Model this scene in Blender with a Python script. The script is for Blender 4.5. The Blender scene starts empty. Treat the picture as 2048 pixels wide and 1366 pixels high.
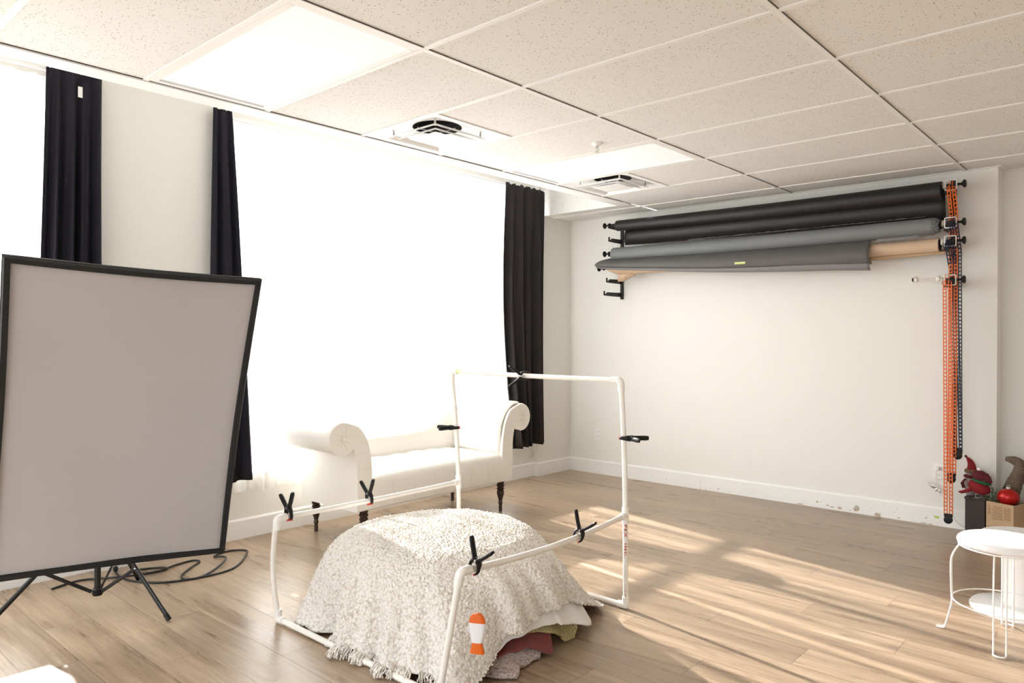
import bpy, bmesh, math, random
import numpy as np
from mathutils import Vector, Matrix, Euler, noise as mnoise

random.seed(7)
RNG = np.random.default_rng(11)
PI = math.pi
SC = bpy.context.scene
COL = SC.collection

# ---------------------------------------------------------------- camera, sky, sun, exposure
H = 2.518                                   # main ceiling height
cam_data = bpy.data.cameras.new('camera')
cam_data.sensor_width = 36.0
cam_data.lens = 36.0 * 1459.5 / 2048
cam_data.clip_start = 0.05
cam = bpy.data.objects.new('camera', cam_data)
COL.objects.link(cam)
YAW, PITCH, ROLL = -0.730, -0.005, 0.003
_f = Vector((math.sin(YAW), math.cos(YAW), 0)); _r = Vector((math.cos(YAW), -math.sin(YAW), 0)); _u = Vector((0, 0, 1))
_F = _f * math.cos(PITCH) + _u * math.sin(PITCH)
_U = _u * math.cos(PITCH) - _f * math.sin(PITCH)
_R = _r * math.cos(ROLL) + _U * math.sin(ROLL)
_UU = _U * math.cos(ROLL) - _r * math.sin(ROLL)
cam.matrix_world = Matrix(((_R.x, _UU.x, -_F.x, 2.272), (_R.y, _UU.y, -_F.y, -5.648),
                           (_R.z, _UU.z, -_F.z, 1.339), (0, 0, 0, 1)))
SC.camera = cam

world = bpy.data.worlds.new('bright_sky')
SC.world = world
world.use_nodes = True
wn = world.node_tree
wn.nodes.clear()
wo = wn.nodes.new('ShaderNodeOutputWorld')
wb = wn.nodes.new('ShaderNodeBackground')
wb.inputs[1].default_value = 3.3
# pale sky above the horizon, darker ground below it
_tc = wn.nodes.new('ShaderNodeTexCoord'); _sx = wn.nodes.new('ShaderNodeSeparateXYZ'); _mr = wn.nodes.new('ShaderNodeMapRange'); _cr = wn.nodes.new('ShaderNodeValToRGB')
wn.links.new(_tc.outputs['Generated'], _sx.inputs[0]); wn.links.new(_sx.outputs[2], _mr.inputs[0])
_mr.inputs['From Min'].default_value = -0.12; _mr.inputs['From Max'].default_value = 0.08
wn.links.new(_mr.outputs[0], _cr.inputs[0])
_cr.color_ramp.elements[0].color = (0.37, 0.39, 0.405, 1); _cr.color_ramp.elements[1].color = (0.88, 0.955, 1.0, 1)
wn.links.new(_cr.outputs[0], wb.inputs[0])
wn.links.new(wb.outputs[0], wo.inputs[0])

sun_data = bpy.data.lights.new('sun', 'SUN')
sun_data.energy = 17.0
sun_data.angle = math.radians(0.9)
sun_data.color = (1.0, 0.955, 0.90)
sun = bpy.data.objects.new('sun', sun_data)
COL.objects.link(sun)
SUN_EL, SUN_AZ = math.radians(20), math.radians(-9)
_d = Vector((math.cos(SUN_EL) * math.cos(SUN_AZ), math.cos(SUN_EL) * math.sin(SUN_AZ), -math.sin(SUN_EL)))
sun.rotation_euler = _d.to_track_quat('-Z', 'Y').to_euler()
sun.location = (-8, -1, 5)

SC.view_settings.view_transform = 'Standard'
SC.view_settings.look = 'None'
SC.view_settings.gamma = 1
SC.view_settings.use_curve_mapping = False
SC.view_settings.exposure = 0.98
cy = SC.cycles
cy.use_denoising = True
try:
    cy.denoiser = 'OPENIMAGEDENOISE'
    cy.denoising_input_passes = 'RGB_ALBEDO_NORMAL'
except Exception:
    pass
cy.max_bounces = 10
cy.diffuse_bounces = 6
cy.glossy_bounces = 3
cy.transmission_bounces = 4
cy.transparent_max_bounces = 16
cy.caustics_reflective = False
cy.caustics_refractive = False
cy.sample_clamp_indirect = 8.0

# ---------------------------------------------------------------- materials
def new_mat(name):
    m = bpy.data.materials.new(name)
    m.use_nodes = True
    nt = m.node_tree
    return m, nt, nt.nodes['Principled BSDF']

def N(nt, typ, **kw):
    n = nt.nodes.new(typ)
    for k, v in kw.items():
        if k == 'inp':
            for i, x in v.items():
                n.inputs[i].default_value = x
        else:
            setattr(n, k, v)
    return n

def L(nt, a, b):
    nt.links.new(a, b)

def M_(nt, op, a, b=None, c=None):
    n = nt.nodes.new('ShaderNodeMath'); n.operation = op
    for i, x in enumerate((a, b, c)):
        if x is None: continue
        if isinstance(x, (int, float)): n.inputs[i].default_value = x
        else: nt.links.new(x, n.inputs[i])
    return n.outputs[0]

def ramp(nt, fac, stops):
    r = nt.nodes.new('ShaderNodeValToRGB')
    el = r.color_ramp.elements
    while len(el) < len(stops): el.new(0.5)
    for e, (p, c) in zip(el, stops):
        e.position = p; e.color = (*c, 1) if len(c) == 3 else c
    nt.links.new(fac, r.inputs[0])
    return r.outputs[0]

def mixc(nt, fac, a, b, mode='MIX'):
    n = nt.nodes.new('ShaderNodeMix'); n.data_type = 'RGBA'; n.blend_type = mode
    for i, x in ((0, fac), (6, a), (7, b)):
        if isinstance(x, (int, float)): n.inputs[i].default_value = x
        elif isinstance(x, tuple): n.inputs[i].default_value = (*x, 1)
        else: nt.links.new(x, n.inputs[i])
    return n.outputs[2]

def bump(nt, bsdf, height, strength=0.3, dist=0.01):
    b = nt.nodes.new('ShaderNodeBump')
    b.inputs['Strength'].default_value = strength; b.inputs['Distance'].default_value = dist
    nt.links.new(height, b.inputs['Height'])
    nt.links.new(b.outputs[0], bsdf.inputs['Normal'])

def plain(name, col, rough=0.6, metal=0.0, var=0.04, nscale=30, bmp=0.0, spec=0.5, sheen=0.0, bdist=0.003):
    """simple surface with a slight procedural mottling"""
    m, nt, b = new_mat(name)
    tc = N(nt, 'ShaderNodeTexCoord')
    nz = N(nt, 'ShaderNodeTexNoise', inp={'Scale': nscale, 'Detail': 4})
    L(nt, tc.outputs['Object'], nz.inputs['Vector'])
    dark = tuple(c * (1 - var) for c in col); lite = tuple(min(1, c * (1 + var)) for c in col)
    L(nt, mixc(nt, nz.outputs[0], dark, lite), b.inputs['Base Color'])
    b.inputs['Roughness'].default_value = rough
    b.inputs['Metallic'].default_value = metal
    b.inputs['Specular IOR Level'].default_value = spec
    if sheen: b.inputs['Sheen Weight'].default_value = sheen
    if bmp: bump(nt, b, nz.outputs[0], bmp, bdist)
    return m

MAT = {}
MAT['wall'] = plain('wall_paint', (0.81, 0.80, 0.765), 0.75, var=0.012, nscale=90, bmp=0.08, spec=0.25)
MAT['trim'] = plain('white_trim_paint', (0.87, 0.87, 0.86), 0.45, var=0.01, nscale=20, spec=0.35)
MAT['pvc'] = plain('white_plastic_pipe', (0.86, 0.84, 0.80), 0.35, var=0.015, nscale=12)
MAT['fitting'] = plain('white_plastic_fitting', (0.88, 0.87, 0.85), 0.28, var=0.01, nscale=12)
MAT['black_plastic'] = plain('black_plastic', (0.007, 0.0065, 0.0065), 0.5, var=0.1, spec=0.3)
MAT['red_plastic'] = plain('red_plastic', (0.62, 0.03, 0.02), 0.4)
MAT['orange_plastic'] = plain('orange_plastic', (0.80, 0.16, 0.02), 0.35)
MAT['navy_plastic'] = plain('navy_plastic', (0.008, 0.012, 0.045), 0.35)
MAT['black_metal'] = plain('black_metal', (0.008, 0.008, 0.008), 0.42, metal=0.2, var=0.1)
MAT['chrome'] = plain('bare_metal', (0.7, 0.7, 0.7), 0.25, metal=1.0)
MAT['white_metal'] = plain('white_metal', (0.88, 0.88, 0.88), 0.4, var=0.01)
MAT['black_fabric'] = plain('black_nylon', (0.007, 0.007, 0.008), 0.7, var=0.2, bmp=0.1)
MAT['leather'] = plain('cream_upholstery', (0.84, 0.815, 0.77), 0.42, var=0.015, nscale=140, bmp=0.06, spec=0.4)
MAT['dark_wood'] = plain('dark_turned_wood', (0.035, 0.018, 0.013), 0.35, var=0.3, nscale=25)
MAT['outlet'] = plain('white_outlet_plastic', (0.85, 0.85, 0.83), 0.35, var=0.01)
MAT['paper_black'] = plain('black_paper', (0.011, 0.0085, 0.009), 0.5, var=0.15, nscale=60)
MAT['paper_grey'] = plain('grey_paper', (0.17, 0.178, 0.185), 0.55, var=0.05, nscale=9)
MAT['paper_grey_back'] = plain('grey_paper_reverse', (0.105, 0.10, 0.098), 0.6, var=0.05, nscale=9)
MAT['paper_curl'] = plain('grey_paper_curl', (0.20, 0.19, 0.195), 0.6, var=0.05, nscale=9)
MAT['paper_tan'] = plain('tan_paper', (0.58, 0.42, 0.29), 0.6, var=0.05, nscale=12)
MAT['paper_tan_back'] = plain('tan_paper_reverse', (0.46, 0.31, 0.19), 0.65, var=0.08, nscale=12)
MAT['tape'] = plain('pale_green_tape', (0.62, 0.68, 0.25), 0.5)
MAT['cable'] = plain('black_rubber_cable', (0.015, 0.015, 0.015), 0.45)
MAT['white_fabric_glossy'] = plain('white_sheet_fabric', (0.80, 0.79, 0.77), 0.5, var=0.02, bmp=0.05)
MAT['ornament_red'] = plain('red_satin_ornament', (0.40, 0.004, 0.004), 0.28, metal=0.35, var=0.02)
MAT['red_knit'] = plain('red_knit', (0.22, 0.005, 0.010), 0.85, var=0.3, nscale=260, bmp=0.5)
MAT['maroon_knit'] = plain('maroon_speckled_knit', (0.10, 0.008, 0.014), 0.85, var=0.9, nscale=420, bmp=0.6)
MAT['green_knit'] = plain('green_knit', (0.012, 0.10, 0.04), 0.85, var=0.5, nscale=350, bmp=0.5)
MAT['brown_fur'] = plain('brown_fur', (0.17, 0.10, 0.05), 0.9, var=0.5, nscale=300, bmp=0.8)
MAT['pale_cloth'] = plain('pale_grey_cloth', (0.33, 0.28, 0.27), 0.85, var=0.3, nscale=120, bmp=0.3)
MAT['pine'] = plain('pine_needles', (0.045, 0.10, 0.045), 0.7, var=0.5, nscale=80)
MAT['vine'] = plain('grey_vine', (0.17, 0.12, 0.085), 0.8, var=0.5, nscale=50, bmp=0.4)
MAT['vine_white'] = plain('whitewashed_vine', (0.62, 0.56, 0.50), 0.8, var=0.3, nscale=50)
MAT['dark_box'] = plain('dark_brown_board', (0.022, 0.009, 0.007), 0.5, var=0.3, nscale=14)
MAT['foil'] = plain('silver_leaf', (0.65, 0.62, 0.6), 0.35, metal=0.7, var=0.3)
MAT['fish_orange'] = plain('glossy_orange_enamel', (0.75, 0.13, 0.01), 0.12, var=0.02)
MAT['fish_white'] = plain('glossy_white_enamel', (0.80, 0.79, 0.83), 0.15, var=0.01)
MAT['string'] = plain('white_string', (0.8, 0.77, 0.72), 0.8)
MAT['chip'] = plain('chipped_paint_patch', (0.50, 0.42, 0.33), 0.8, var=0.25, nscale=60)
MAT['leaf_green'] = plain('green_scrap', (0.45, 0.62, 0.12), 0.6)
MAT['dark_duct_and_gap'] = plain('dark_duct_and_gap', (0.045, 0.045, 0.045), 0.7)
MAT['print'] = plain('red_print', (0.42, 0.05, 0.035), 0.6)
MAT['card_print'] = plain('brown_box_print', (0.30, 0.17, 0.09), 0.7)
MAT['clear'] = plain('clear_plastic', (0.75, 0.72, 0.64), 0.2, var=0.02)

def mat_ceiling():
    m, nt, b = new_mat('speckled_ceiling_tile')
    tc = N(nt, 'ShaderNodeTexCoord')
    v = N(nt, 'ShaderNodeTexVoronoi', inp={'Scale': 88.0, 'Randomness': 1.0})
    L(nt, tc.outputs['Object'], v.inputs['Vector'])
    sep = N(nt, 'ShaderNodeSeparateColor'); L(nt, v.outputs['Color'], sep.inputs[0])
    thr = M_(nt, 'MULTIPLY', sep.outputs[0], 0.27)
    d1 = M_(nt, 'LESS_THAN', v.outputs['Distance'], thr)
    v2 = N(nt, 'ShaderNodeTexVoronoi', inp={'Scale': 190.0, 'Randomness': 1.0})
    L(nt, tc.outputs['Object'], v2.inputs['Vector'])
    sep2 = N(nt, 'ShaderNodeSeparateColor'); L(nt, v2.outputs['Color'], sep2.inputs[0])
    d2 = M_(nt, 'LESS_THAN', v2.outputs['Distance'], M_(nt, 'MULTIPLY', sep2.outputs[1], 0.20))
    pit = M_(nt, 'MAXIMUM', d1, M_(nt, 'MULTIPLY', d2, 0.6))
    nz = N(nt, 'ShaderNodeTexNoise', inp={'Scale': 3.0, 'Detail': 3})
    L(nt, tc.outputs['Object'], nz.inputs['Vector'])
    base = mixc(nt, nz.outputs[0], (0.77, 0.76, 0.745), (0.81, 0.80, 0.785))
    L(nt, mixc(nt, M_(nt, 'MULTIPLY', pit, 0.85), base, (0.24, 0.19, 0.165)), b.inputs['Base Color'])
    b.inputs['Roughness'].default_value = 0.9
    b.inputs['Specular IOR Level'].default_value = 0.1
    bump(nt, b, M_(nt, 'MULTIPLY', pit, -1.0), 0.4, 0.002)
    return m
MAT['ceiling'] = mat_ceiling()
MAT['tee'] = plain('ceiling_grid_white', (0.83, 0.825, 0.81), 0.55, var=0.01, spec=0.3)

def mat_floor():
    m, nt, b = new_mat('light_oak_planks')
    tc = N(nt, 'ShaderNodeTexCoord')
    sp = N(nt, 'ShaderNodeSeparateXYZ'); L(nt, tc.outputs['Object'], sp.inputs[0])
    W, LEN = 0.195, 1.22
    yy = M_(nt, 'DIVIDE', M_(nt, 'ADD', sp.outputs[1], 1.28 + 50 * W), W)
    row = M_(nt, 'FLOOR', yy)
    fy = M_(nt, 'FRACT', yy)
    off = M_(nt, 'FRACT', M_(nt, 'MULTIPLY', row, 0.381966))
    xx = M_(nt, 'ADD', M_(nt, 'DIVIDE', M_(nt, 'ADD', sp.outputs[0], 20.31), LEN), off)
    pid = M_(nt, 'FLOOR', xx)
    fx = M_(nt, 'FRACT', xx)
    cmb = N(nt, 'ShaderNodeCombineXYZ'); L(nt, row, cmb.inputs[0]); L(nt, pid, cmb.inputs[1])
    wn_ = N(nt, 'ShaderNodeTexWhiteNoise'); L(nt, cmb.outputs[0], wn_.inputs['Vector'])
    rnd = wn_.outputs['Value']
    # seams
    ey = M_(nt, 'MULTIPLY', M_(nt, 'MINIMUM', fy, M_(nt, 'SUBTRACT', 1.0, fy)), W)
    ex = M_(nt, 'MULTIPLY', M_(nt, 'MINIMUM', fx, M_(nt, 'SUBTRACT', 1.0, fx)), LEN)
    e = M_(nt, 'MINIMUM', ey, ex)
    mr = N(nt, 'ShaderNodeMapRange', inp={'From Min': 0.0006, 'From Max': 0.0020, 'To Min': 1.0, 'To Max': 0.0})
    L(nt, e, mr.inputs[0])
    seam = mr.outputs[0]
    # plank-shifted coordinates for the grain
    shift = M_(nt, 'MULTIPLY', rnd, 37.0)
    cv = N(nt, 'ShaderNodeCombineXYZ')
    L(nt, M_(nt, 'ADD', sp.outputs[0], shift), cv.inputs[0])
    L(nt, M_(nt, 'ADD', M_(nt, 'MULTIPLY', sp.outputs[1], 1.0), shift), cv.inputs[1])
    mp = N(nt, 'ShaderNodeMapping'); mp.inputs['Scale'].default_value = (0.55, 7.0, 1)
    L(nt, cv.outputs[0], mp.inputs[0])
    n1 = N(nt, 'ShaderNodeTexNoise', inp={'Scale': 1.6, 'Detail': 7, 'Roughness': 0.62, 'Distortion': 0.9})
    L(nt, mp.outputs[0], n1.inputs['Vector'])
    mp2 = N(nt, 'ShaderNodeMapping'); mp2.inputs['Scale'].default_value = (3.0, 70.0, 1)
    L(nt, cv.outputs[0], mp2.inputs[0])
    n2 = N(nt, 'ShaderNodeTexNoise', inp={'Scale': 1.0, 'Detail': 5, 'Roughness': 0.7})
    L(nt, mp2.outputs[0], n2.inputs['Vector'])
    # knots and dark streaks
    mp3 = N(nt, 'ShaderNodeMapping'); mp3.inputs['Scale'].default_value = (1.1, 4.0, 1)
    L(nt, cv.outputs[0], mp3.inputs[0])
    n3 = N(nt, 'ShaderNodeTexNoise', inp={'Scale': 2.6, 'Detail': 2, 'Roughness': 0.5, 'Distortion': 1.6})
    L(nt, mp3.outputs[0], n3.inputs['Vector'])
    knot = N(nt, 'ShaderNodeMapRange', inp={'From Min': 0.57, 'From Max': 0.86, 'To Min': 0.0, 'To Max': 1.0}, interpolation_type='SMOOTHSTEP')
    L(nt, n3.outputs[0], knot.inputs[0])
    c = ramp(nt, n1.outputs[0], [(0.28, (0.275, 0.188, 0.121)), (0.47, (0.39, 0.288, 0.199)), (0.62, (0.45, 0.342, 0.244)), (0.78, (0.495, 0.385, 0.283))])
    fine = ramp(nt, n2.outputs[0], [(0.32, (0.76, 0.73, 0.70)), (0.62, (1.05, 1.05, 1.05))])
    c = mixc(nt, 0.9, c, fine, 'MULTIPLY')
    tint = ramp(nt, rnd, [(0.0, (0.83, 0.82, 0.82)), (0.5, (0.97, 0.965, 0.96)), (1.0, (1.10, 1.10, 1.09))])
    c = mixc(nt, 1.0, c, tint, 'MULTIPLY')
    c = mixc(nt, M_(nt, 'MULTIPLY', knot.outputs[0], M_(nt, 'MULTIPLY', n2.outputs[0], 1.5)), c, (0.16, 0.105, 0.07))
    c = mixc(nt, M_(nt, 'MULTIPLY', seam, 0.75), c, (0.12, 0.07, 0.04))
    L(nt, c, b.inputs['Base Color'])
    b.inputs['Roughness'].default_value = 0.36
    b.inputs['Specular IOR Level'].default_value = 0.45
    rr = N(nt, 'ShaderNodeMapRange', inp={'From Min': 0.3, 'From Max': 0.7, 'To Min': 0.25, 'To Max': 0.38})
    L(nt, n1.outputs[0], rr.inputs[0]); L(nt, rr.outputs[0], b.inputs['Roughness'])
    hgt = M_(nt, 'ADD', M_(nt, 'MULTIPLY', seam, -1.0), M_(nt, 'MULTIPLY', n2.outputs[0], 0.15))
    bump(nt, b, hgt, 0.25, 0.0015)
    return m
MAT['floor'] = mat_floor()

def mat_emit(name, col, st):
    m, nt, b = new_mat(name)
    b.inputs['Base Color'].default_value = (0.78, 0.80, 0.82, 1)
    b.inputs['Emission Color'].default_value = (*col, 1)
    b.inputs['Emission Strength'].default_value = st
    b.inputs['Roughness'].default_value = 0.75
    b.inputs['Specular IOR Level'].default_value = 0.2
    return m
MAT['panel'] = mat_emit('lit_diffuser_panel', (0.88, 0.95, 1.0), 0.14)

def mat_glass():
    m = bpy.data.materials.new('window_glass'); m.use_nodes = True
    nt = m.node_tree; nt.nodes.clear()
    o = N(nt, 'ShaderNodeOutputMaterial')
    t = N(nt, 'ShaderNodeBsdfTransparent'); t.inputs[0].default_value = (0.97, 0.98, 0.98, 1)
    g = N(nt, 'ShaderNodeBsdfGlossy'); g.inputs['Roughness'].default_value = 0.02
    fr = N(nt, 'ShaderNodeFresnel'); fr.inputs[0].default_value = 1.45
    mx = N(nt, 'ShaderNodeMixShader')
    L(nt, fr.outputs[0], mx.inputs[0]); L(nt, t.outputs[0], mx.inputs[1]); L(nt, g.outputs[0], mx.inputs[2])
    L(nt, mx.outputs[0], o.inputs[0])
    return m
MAT['glass'] = mat_glass()

def mat_sheer():
    m = bpy.data.materials.new('white_sheer_voile'); m.use_nodes = True
    nt = m.node_tree; nt.nodes.clear()
    o = N(nt, 'ShaderNodeOutputMaterial')
    tr = N(nt, 'ShaderNodeBsdfTransparent'); tr.inputs[0].default_value = (1, 1, 1, 1)
    tl = N(nt, 'ShaderNodeBsdfTranslucent'); tl.inputs[0].default_value = (0.93, 0.92, 0.90, 1)
    df = N(nt, 'ShaderNodeBsdfDiffuse'); df.inputs[0].default_value = (0.9, 0.89, 0.87, 1)
    m1 = N(nt, 'ShaderNodeMixShader'); m1.inputs[0].default_value = 0.45
    L(nt, tl.outputs[0], m1.inputs[1]); L(nt, df.outputs[0], m1.inputs[2])
    # made-up density bands in the cloth, shaped to streak the sunlight indoors
    tc = N(nt, 'ShaderNodeTexCoord')
    mp = N(nt, 'ShaderNodeMapping'); mp.inputs['Scale'].default_value = (0, 1.0, 0.02)
    L(nt, tc.outputs['UV'], mp.inputs[0])
    mp.inputs['Scale'].default_value = (1.0, 0.004, 1.0)
    nz = N(nt, 'ShaderNodeTexNoise', inp={'Scale': 17.0, 'Detail': 2.0})
    L(nt, mp.outputs[0], nz.inputs['Vector'])
    mr = N(nt, 'ShaderNodeMapRange', inp={'From Min': 0.38, 'From Max': 0.62, 'To Min': 0.82, 'To Max': 0.46})
    L(nt, nz.outputs[0], mr.inputs[0])
    mx = N(nt, 'ShaderNodeMixShader')
    L(nt, mr.outputs[0], mx.inputs[0])
    L(nt, tr.outputs[0], mx.inputs[1]); L(nt, m1.outputs[0], mx.inputs[2])
    L(nt, mx.outputs[0], o.inputs[0])
    return m
MAT['sheer'] = mat_sheer()

def mat_curtain(name, col):
    m, nt, b = new_mat(name)
    tc = N(nt, 'ShaderNodeTexCoord')
    nz = N(nt, 'ShaderNodeTexNoise', inp={'Scale': 6, 'Detail': 5, 'Roughness': 0.7})
    L(nt, tc.outputs['Object'], nz.inputs['Vector'])
    v = N(nt, 'ShaderNodeTexVoronoi', inp={'Scale': 45.0}); L(nt, tc.outputs['Object'], v.inputs['Vector'])
    lint = M_(nt, 'LESS_THAN', v.outputs['Distance'], 0.028)
    c = mixc(nt, nz.outputs[0], tuple(x * 0.7 for x in col), tuple(x * 1.4 for x in col))
    c = mixc(nt, M_(nt, 'MULTIPLY', lint, 0.5), c, (0.4, 0.38, 0.38))
    L(nt, c, b.inputs['Base Color'])
    b.inputs['Roughness'].default_value = 0.72
    b.inputs['Specular IOR Level'].default_value = 0.25
    wv = N(nt, 'ShaderNodeTexNoise', inp={'Scale': 300, 'Detail': 2}); L(nt, tc.outputs['Object'], wv.inputs['Vector'])
    bump(nt, b, wv.outputs[0], 0.15, 0.001)
    return m
MAT['curtain_black'] = mat_curtain('black_curtain_fabric', (0.011, 0.010, 0.017))
MAT['curtain_grey'] = mat_curtain('charcoal_curtain_fabric', (0.024, 0.020, 0.020))

def mat_diffuser():
    m, nt, b = new_mat('softbox_diffusion_fabric')
    tc = N(nt, 'ShaderNodeTexCoord')
    nz = N(nt, 'ShaderNodeTexNoise', inp={'Scale': 2.2, 'Detail': 3}); L(nt, tc.outputs['Object'], nz.inputs['Vector'])
    L(nt, mixc(nt, nz.outputs[0], (0.455, 0.445, 0.465), (0.49, 0.48, 0.50)), b.inputs['Base Color'])
    b.inputs['Roughness'].default_value = 0.8
    b.inputs['Specular IOR Level'].default_value = 0.2
    bump(nt, b, nz.outputs[0], 0.1, 0.02)
    return m
MAT['diffuser'] = mat_diffuser()

def mat_boucle(name, c0, c1, c2, scale=75):
    m, nt, b = new_mat(name)
    tc = N(nt, 'ShaderNodeTexCoord')
    v = N(nt, 'ShaderNodeTexVoronoi', inp={'Scale': scale, 'Randomness': 1.0})
    nz0 = N(nt, 'ShaderNodeTexNoise', inp={'Scale': scale * 0.8, 'Detail': 3})
    L(nt, tc.outputs['Object'], nz0.inputs['Vector'])
    va = N(nt, 'ShaderNodeVectorMath', operation='MULTIPLY_ADD')
    va.inputs[1].default_value = (0.012,) * 3
    L(nt, nz0.outputs['Color'], va.inputs[0]); L(nt, tc.outputs['Object'], va.inputs[2])
    L(nt, va.outputs[0], v.inputs['Vector'])
    c = ramp(nt, v.outputs['Distance'], [(0.15, c0), (0.5, c1), (0.85, c2)])  # darker between the curls: crevice shade put into the wool colour
    L(nt, c, b.inputs['Base Color'])
    b.inputs['Roughness'].default_value = 0.95
    b.inputs['Specular IOR Level'].default_value = 0.1
    b.inputs['Sheen Weight'].default_value = 0.3
    bump(nt, b, M_(nt, 'SUBTRACT', 1.0, v.outputs['Distance']), 0.9, 0.006)
    return m
MAT['boucle'] = mat_boucle('cream_boucle_wool', (0.87, 0.85, 0.81), (0.84, 0.81, 0.76), (0.62, 0.55, 0.47), 84)
MAT['boucle_pink'] = mat_boucle('pale_pink_boucle', (0.66, 0.56, 0.52), (0.56, 0.45, 0.42), (0.30, 0.22, 0.20), 110)
MAT['velvet'] = plain('dusty_maroon_velour', (0.20, 0.045, 0.038), 0.75, var=0.25, nscale=22, sheen=0.15)

def mat_plaid():
    m, nt, b = new_mat('mustard_woven_plaid')
    tc = N(nt, 'ShaderNodeTexCoord')
    sp = N(nt, 'ShaderNodeSeparateXYZ'); L(nt, tc.outputs['UV'], sp.inputs[0])
    def stripes(s, f, w):
        return M_(nt, 'LESS_THAN', M_(nt, 'FRACT', M_(nt, 'MULTIPLY', s, f)), w)
    a = stripes(sp.outputs[0], 95.0, 0.28); c_ = stripes(sp.outputs[1], 95.0, 0.28)
    g = M_(nt, 'MAXIMUM', a, c_)
    nz = N(nt, 'ShaderNodeTexNoise', inp={'Scale': 230, 'Detail': 3}); L(nt, tc.outputs['Object'], nz.inputs['Vector'])
    base = ramp(nt, nz.outputs[0], [(0.35, (0.12, 0.08, 0.03)), (0.52, (0.36, 0.27, 0.07)), (0.66, (0.52, 0.44, 0.20))])
    L(nt, mixc(nt, M_(nt, 'MULTIPLY', g, 0.6), base, (0.66, 0.60, 0.42)), b.inputs['Base Color'])
    b.inputs['Roughness'].default_value = 0.9
    bump(nt, b, nz.outputs[0], 0.6, 0.003)
    return m
MAT['plaid'] = mat_plaid()

def mat_card():
    m, nt, b = new_mat('brown_cardboard')
    tc = N(nt, 'ShaderNodeTexCoord')
    mp = N(nt, 'ShaderNodeMapping'); mp.inputs['Scale'].default_value = (40, 40, 4); L(nt, tc.outputs['Object'], mp.inputs[0])
    nz = N(nt, 'ShaderNodeTexNoise', inp={'Scale': 3, 'Detail': 4}); L(nt, mp.outputs[0], nz.inputs['Vector'])
    L(nt, mixc(nt, nz.outputs[0], (0.44, 0.30, 0.18), (0.53, 0.37, 0.23)), b.inputs['Base Color'])
    b.inputs['Roughness'].default_value = 0.8
    return m
MAT['card'] = mat_card()

# ---------------------------------------------------------------- object helpers
ORG = {}
def thing(name, label, cat, loc=(0, 0, 0), group=None):
    o = bpy.data.objects.new(name, None)
    COL.objects.link(o)
    o.empty_display_size = 0.05
    o.location = loc
    ORG[o.name] = Vector(loc)
    o['label'] = label; o['category'] = cat
    if group: o['group'] = group
    return o

def tag(o, label=None, cat=None, group=None, kind=None):
    for k, v in (('label', label), ('category', cat), ('group', group), ('kind', kind)):
        if v: o[k] = v
    return o

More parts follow.
